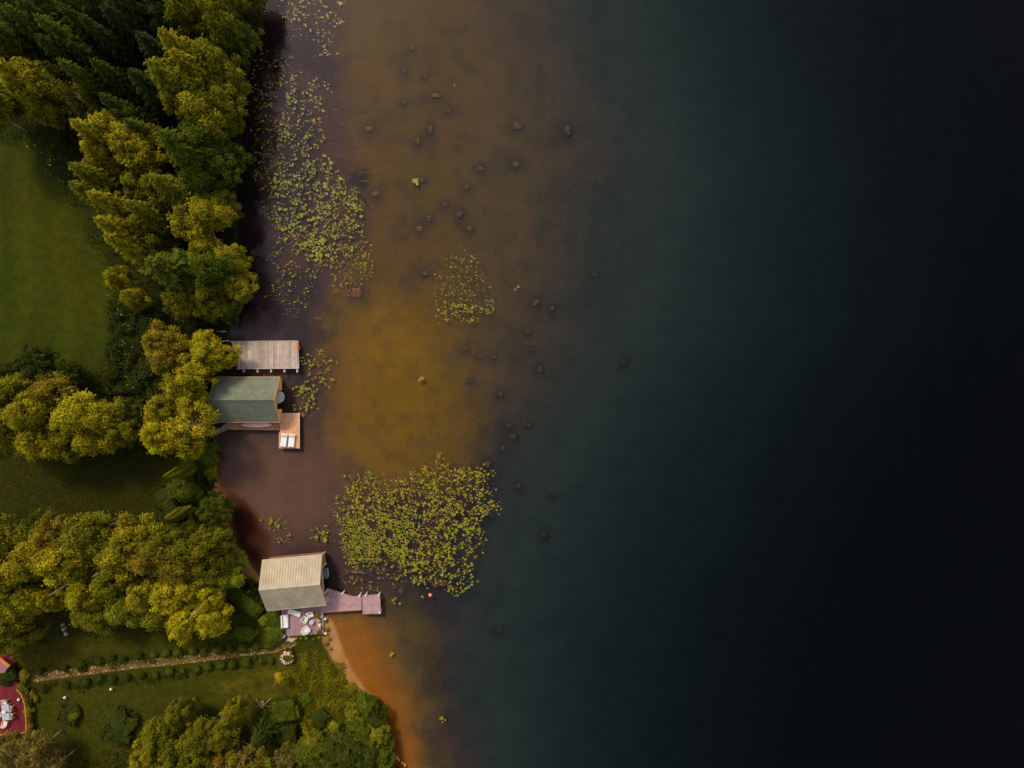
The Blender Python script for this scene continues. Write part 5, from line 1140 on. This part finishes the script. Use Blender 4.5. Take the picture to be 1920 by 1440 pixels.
def chair(px, py, rz, z, label, k=1.0, lab2='white terrace furniture', name='garden_chair', m0=None):
    x, y, _ = W(px, py, z + .4); o = thing(name, (x, y, z), rz, label, 'chair', lab2); m0 = m0 or WHITE; o.scale = (k, k, k)
    m = MB(); m.box((0, 0, .42), (.62, .62, .06)); m.build('seat', m0, o, bevel=.02)
    m = MB(); m.box((0, .34, .70), (.6, .06, .55), 0, -.2); m.build('backrest', m0, o, bevel=.02)
    for sx in (-1, 1): m = MB(); m.box((sx * .34, .02, .62), (.08, .62, .05)); m.build('armrest', m0, o)
    for sx in (-1, 1):
        for sy in (-1, 1): m = MB(); m.box((sx * .3, sy * .27, .2), (.05, .05, .4)); m.build('leg', m0, o)
    m = MB(); m.box((0, 0, .47), (.48, .5, .06)); m.build('cushion', CREAMC, o, bevel=.02)
chair(582.5, 1152, R_(20), zt2 + .01, 'white chair above the small round table, nearest the beige roof', 1.2)
chair(573, 1161, R_(62), zt2 + .01, 'white chair left of the small round table', 1.2)
chair(575.5, 1179.5, R_(130), zt2 + .01, 'white chair below the small round table', 1.35)
x, y, _ = W(583.7, 1167, 1.1); o = thing('round_table', (x, y, zt2), 0, 'small round pale violet glass table between the white chairs', 'table')
m = MB(); m.lathe((0, 0, .5), [(.33, 0), (.34, .02), (.33, .04)], 20); m.build('tabletop', VIOLET, o); m = MB(); m.tube([(0, 0, 0), (0, 0, .5)], [.04, .04], 8); m.build('pedestal', WHITE, o); m = MB(); m.lathe((0, 0, 0), [(.2, 0), (.18, .04)], 12); m.build('foot', WHITE, o)
def pot(px, py, z, r, tint, label, pm=TERRA, petal=None):
    x, y, _ = W(px, py, z); o = thing('flower_pot', (x, y, z), 0, label, 'flower pot', 'pots on the terrace edge')
    m = MB(); m.lathe((0, 0, 0), [(r * .7, 0), (r, r * 1.2), (r * 1.08, r * 1.25), (r * .85, r * 1.26)], 12); m.build('pot', pm, o)
    m = MB(); m.lathe((0, 0, r * 1.1), [(r * .84, 0), (r * .8, .03)], 10); m.build('soil', SOIL, o)
    c = bpy.data.objects.new('plant', LOOSE); C.objects.link(c); c.parent = o; c.location = (0, 0, r * 1.2); c.scale = (r * 1.1, r * 1.1, r); c.color = (*TINT[tint], 1)
    if petal:
        m = MB(); rnn = random.Random(int(px))
        for k in range(12): a = rnn.uniform(0, 6.28); q = rnn.uniform(0, r); m.lathe((q * math.cos(a), q * math.sin(a), r * 2.4), [(.02, 0), (.07, .03), (.02, .06)], 6)
        m.build('blossoms', petal, o)
pot(597, 1151.5, zt2 + .01, .30, 'brn', 'round terracotta pot with brown plant at the upper end of the terrace strip')
pot(599, 1183.5, zt2 + .01, .24, 'oliv', 'dark pot with olive plant at the lower end of the terrace strip')
pot(600, 1162, zt2 + .01, .20, 'oliv', 'pot with pink flowers halfway down the terrace strip', TERRA, PETAL)
pot(602, 1176, zt2 + .01, .20, 'oliv', 'pot with orange flowers on the terrace strip below the blue-white lantern', TERRA, ORPET)
x, y, _ = W(601, 1171, zt2); o = thing('lantern', (x, y, zt2 + .01), 0, 'blue and white lantern on the terrace strip', 'lantern'); m = MB(); m.box((0, 0, .25), (.3, .42, .5)); m.build('body', BLUEW, o, bevel=.02); m = MB(); m.lathe((0, 0, .5), [(.24, 0), (.1, .12), (.03, .18)], 8, .8, 1.1); m.build('cap', WHITE, o)
for i, (px, py, l_) in enumerate(((604.3, 1153.3, 'white globe light at the upper corner of the terrace strip'), (612, 1158, 'white globe light on the sand, upper of two'), (612.7, 1185, 'white globe light on the sand, lower of two'), (534.3, 1189.7, 'white globe light at the lower left corner of the mauve terrace'), (524.2, 1199, 'small pinkish white globe light among the plants left of the terrace'))):
    x, y, z = G(px, py); o = thing('garden_lamp', (x, y, z), 0, l_, 'lamp', 'white globe lights round the terrace'); m = MB(); m.tube([(0, 0, -.1), (0, 0, .5)], [.05, .05], 8); m.build('post', GREYB, o)
    r = .2 if i != 3 else .3; m = MB(); m.lathe((0, 0, .45), [(.05, 0), (r * .85, r * .4), (r, r), (r * .75, r * 1.6), (.04, r * 1.95)], 12); m.build('globe', WHITE, o, smooth=True)
for i, (px, py, a, l_) in enumerate(((455.3, 1092, 55, 'small pale wooden frame nearer the trees on the shore lawn'), (470.8, 1111, -20, 'small pale wooden frame nearer the beige boathouse on the shore lawn'))):
    x, y, z = G(px, py); o = thing('garden_stool', (x, y, z), R_(a), l_, 'stool', 'pale frames on the shore lawn')
    m = MB(); m.box((0, .24, .4), (.8, .12, .06)); m.box((0, -.24, .4), (.8, .12, .06)); m.box((.34, 0, .4), (.12, .36, .06)); m.box((-.34, 0, .4), (.12, .36, .06)); m.build('frame', mat('pale_wood', (.62, .46, .22)) if i == 0 else MATS['pale_wood'], o)
    for sx in (-1, 1):
        for sy in (-1, 1): m = MB(); m.box((sx * .34, sy * .24, .18), (.07, .07, .38)); m.build('leg', MATS['pale_wood'], o)
# swing frame on the lower lawn
x, y, z = G(494, 1317.5); o = thing('swing_frame', (x, y, z), 0, 'pale wooden swing frame with crossed legs on the lower lawn above the young spruce', 'swing frame'); YW = mat('yellow_wood', (.42, .27, .05))
for sx in (-1, 1):
    m = MB(); m.tube([(sx * 1.1, .62, 0), (sx * .25, 0, .8)], [.06, .05], 6); m.tube([(sx * 1.1, -.62, 0), (sx * .25, 0, .8)], [.06, .05], 6); m.build('crossed_legs', YW, o)
m = MB(); m.tube([(-.4, 0, .85), (.4, 0, .85)], [.05, .05], 6); m.build('top_beam', YW, o)
for sx in (-1, 1): m = MB(); m.box((sx * .14, 0, .55), (.09, 1.1, .06)); m.box((sx * .14, 0, .68), (.03, .03, .3)); m.build('seat_board', GREYB, o)

# fallen bare trunks in the belt
for i, (a, b, z0, z1, r, l_) in enumerate((((90, 1118), (178, 1066), 10.0, 8.0, .11, 'long bare pale trunk lying slanted through the lower tree belt'), ((110, 1092), (130, 1084), 9.5, 9, .1, 'short bare trunk beside the long slanted one'), ((176, 1098), (198, 1088), 9.5, 9, .09, 'short bare trunk right of the long slanted one, lower'), ((172, 1082), (192, 1073), 9.5, 9, .09, 'short bare trunk right of the long slanted one, upper'), ((355, 1160), (394, 1121), 9.4, 7.5, .1, 'long pale limb across the brightest birches'))):
    A = W(a[0], a[1], z0); B = W(b[0], b[1], z1); m = MB(); e0 = (B[0] + (B[0] - A[0]) * .4, B[1] + (B[1] - A[1]) * .4, 1.0)
    m.tube([(A[0], A[1], A[2]), ((A[0] + B[0]) / 2, (A[1] + B[1]) / 2 + .1, (z0 + z1) / 2), (B[0], B[1], B[2]), (B[0] + .8, B[1] + .5, Gz(B[0], B[1]) - .2)], [r * .4, r * .8, r, r * 1.5], 6)
    o = m.build('dead_tree', BARK_B); tag(o, l_, 'dead tree', 'bare trunks in the lower tree belt')

# red deck bottom left
org = W(10, 1330, 0); zt3 = 1.9; dk = thing('red_deck', org, 0, 'maroon deck with orange railings at the left edge near the bottom', 'deck')
outline = ((-60, 1262), (20, 1270), (33, 1281), (31, 1292), (40, 1302), (46, 1318), (48.5, 1340), (50, 1372), (30, 1377), (-60, 1379))
mb = MB(); mb.prism([loc2(p[0], p[1], zt3, org) for p in outline], zt3 - .2, zt3); mb.build('floor', REDDECK, dk)
mb = MB(); mb.prism([loc2(p[0] * 0.96 - 1, p[1] , zt3, org) for p in outline[1:-1]], .6, zt3 - .21); mb.build('skirting', mat('dark_red_stain', (.14, .025, .02)), dk)
for a, b in zip(outline[3:-1], outline[4:]):
    A = loc2(*a, zt3 + .8, org); B = loc2(*b, zt3 + .8, org); L_ = math.dist(A, B); ang = math.atan2(B[1] - A[1], B[0] - A[0]); mb = MB(); mb.box(((A[0] + B[0]) / 2, (A[1] + B[1]) / 2, zt3 + .85), (L_, .14, .07), ang)
    for k in range(max(2, int(L_ / .35))): t_ = (k + .5) / max(2, int(L_ / .35)); mb.box((A[0] + (B[0] - A[0]) * t_, A[1] + (B[1] - A[1]) * t_, zt3 + .42), (.06, .06, .8), ang)
    mb.build('railing', ORRAIL, dk)
for i, (px, py, dy) in enumerate(((50, 1311, 1.4), (52, 1334, 1.0), (54, 1363, 1.9))):
    A = loc2(px, py, 1.2, org); mb = MB(); mb.box((A[0], A[1], 1.25), (.38, dy, .5), .12); mb.box((A[0], A[1], 1.3), (.28, dy - .1, .45), .12); mb.build('planter', ORRAIL, dk)
for k in range(5):
    A = loc2(22 + k * 3.6, 1276 - k * .5, zt3, org); mb = MB(); mb.box((A[0], A[1], zt3 - .1 - .2 * k), (.26, 1.35, .1), .12); mb.build('step', mat('step_red', (.4, .07, .04)) if k == 0 else MATS['step_red'], dk)
x, y, _ = W(10, 1336, 2.7); tb = thing('garden_table', (x, y, zt3 + .01), R_(8), 'white and grey table in two halves on the maroon deck', 'table')
for sy in (-1, 1): m = MB(); m.box((.05 * sy, sy * .62, .74), (1.05, 1.0, .06)); m.build('tabletop', mat('grey_glass', (.42, .47, .52), .15, .15, 2, spec=.7) if sy < 0 else MATS['grey_glass'], tb)
for sx in (-1, 1):
    for sy in (-1, 1): m = MB(); m.box((sx * .4, sy * .95, .36), (.06, .06, .72)); m.build('leg', WHITE, tb)
m = MB(); m.box((-.25, .1, .80), (.5, .45, .06), .5); m.build('table_runner', CREAMC, tb)
for i, (px, py, a, l_) in enumerate(((9.5, 1316, 0, 'cream chair above the table on the maroon deck'), (20.5, 1328, -90, 'slatted cream chair on the lake side of the deck table, upper'), (21.5, 1342, -90, 'slatted cream chair on the lake side of the deck table, lower'), (10, 1356, 165, 'cream chair pulled out below the deck table'), (-1, 1340, 90, 'cream chair at the left edge by the deck table'))):
    chair(px, py, R_(a), zt3 + .01, l_, 1.05, 'chairs round the deck table', 'deck_chair', CREAM)
x, y, _ = W(34, 1312.5, 2.3); o = thing('deck_lamp', (x, y, zt3 + .01), 0, 'small white globe lamp on the rounded end of the maroon deck', 'lamp'); m = MB(); m.lathe((0, 0, 0), [(.1, 0), (.1, .1), (.2, .2), (.18, .4), (.03, .48)], 12); m.build('globe', WHITE, o, smooth=True)
# corner of the villa's bay with orange fascia
org = W(0, 1245, 0); vl = thing('villa_corner', org, 0, 'orange-edged dark red roof corner at the left edge above the oval bush', 'building')
pts = [loc2(p[0], p[1], 3.0, org) for p in ((-60, 1236), (0, 1236), (16, 1249), (8, 1262), (-60, 1262))]
mb = MB(); mb.prism([(p[0] * .96, p[1]) for p in pts], .7, 2.8); mb.build('wall', mat('villa_red', (.25, .04, .05)), vl); mb = MB(); mb.prism(pts, 2.8, 3.0); mb.build('roof', mat('villa_roof', (.30, .13, .15)), vl)
A, B = pts[1], pts[2]; mb = MB(); mb.box(((A[0] + B[0]) / 2, (A[1] + B[1]) / 2, 2.95), (math.dist(A, B) + .2, .45, .2), math.atan2(B[1] - A[1], B[0] - A[0])); mb.build('fascia', ORRAIL, vl)

# ------------------------------------------------------------------ light, sky, camera
AZ, EL = R_(-28), R_(51)
wd = bpy.data.worlds.new('World'); sc.world = wd; wd.use_nodes = True; n = wd.node_tree.nodes; l = wd.node_tree.links
sky = n.new('ShaderNodeTexSky'); sky.sky_type = 'NISHITA'; sky.sun_disc = False; sky.sun_elevation = EL; sky.sun_rotation = AZ; sky.dust_density = 2.0; sky.air_density = 1.0
hz = n.new('ShaderNodeHueSaturation'); hz.inputs['Saturation'].default_value = 0.45; l.new(sky.outputs['Color'], hz.inputs['Color'])
l.new(hz.outputs['Color'], n['Background'].inputs['Color']); n['Background'].inputs['Strength'].default_value = 0.10
sl = bpy.data.lights.new('sun', 'SUN'); sl.energy = 1.45; sl.angle = R_(10); sl.color = (1.0, .86, .64); so = bpy.data.objects.new('sun', sl); C.objects.link(so)
so.rotation_euler = Vector((math.sin(AZ) * math.cos(EL), math.cos(AZ) * math.cos(EL), math.sin(EL))).to_track_quat('Z', 'Y').to_euler(); so.location = (0, 0, 60)
cam = bpy.data.cameras.new('camera'); cam.lens = 24; cam.sensor_width = 36; cam.clip_end = 2000; co = bpy.data.objects.new('camera', cam); C.objects.link(co); co.location = (0, 0, CAMH); sc.camera = co
sc.view_settings.view_transform = 'Standard'; sc.view_settings.look = 'None'; sc.view_settings.exposure = 0.65; sc.view_settings.gamma = 1
sc.cycles.max_bounces = 6; sc.cycles.transparent_max_bounces = 16; sc.cycles.volume_bounces = 0; sc.cycles.use_denoising = True
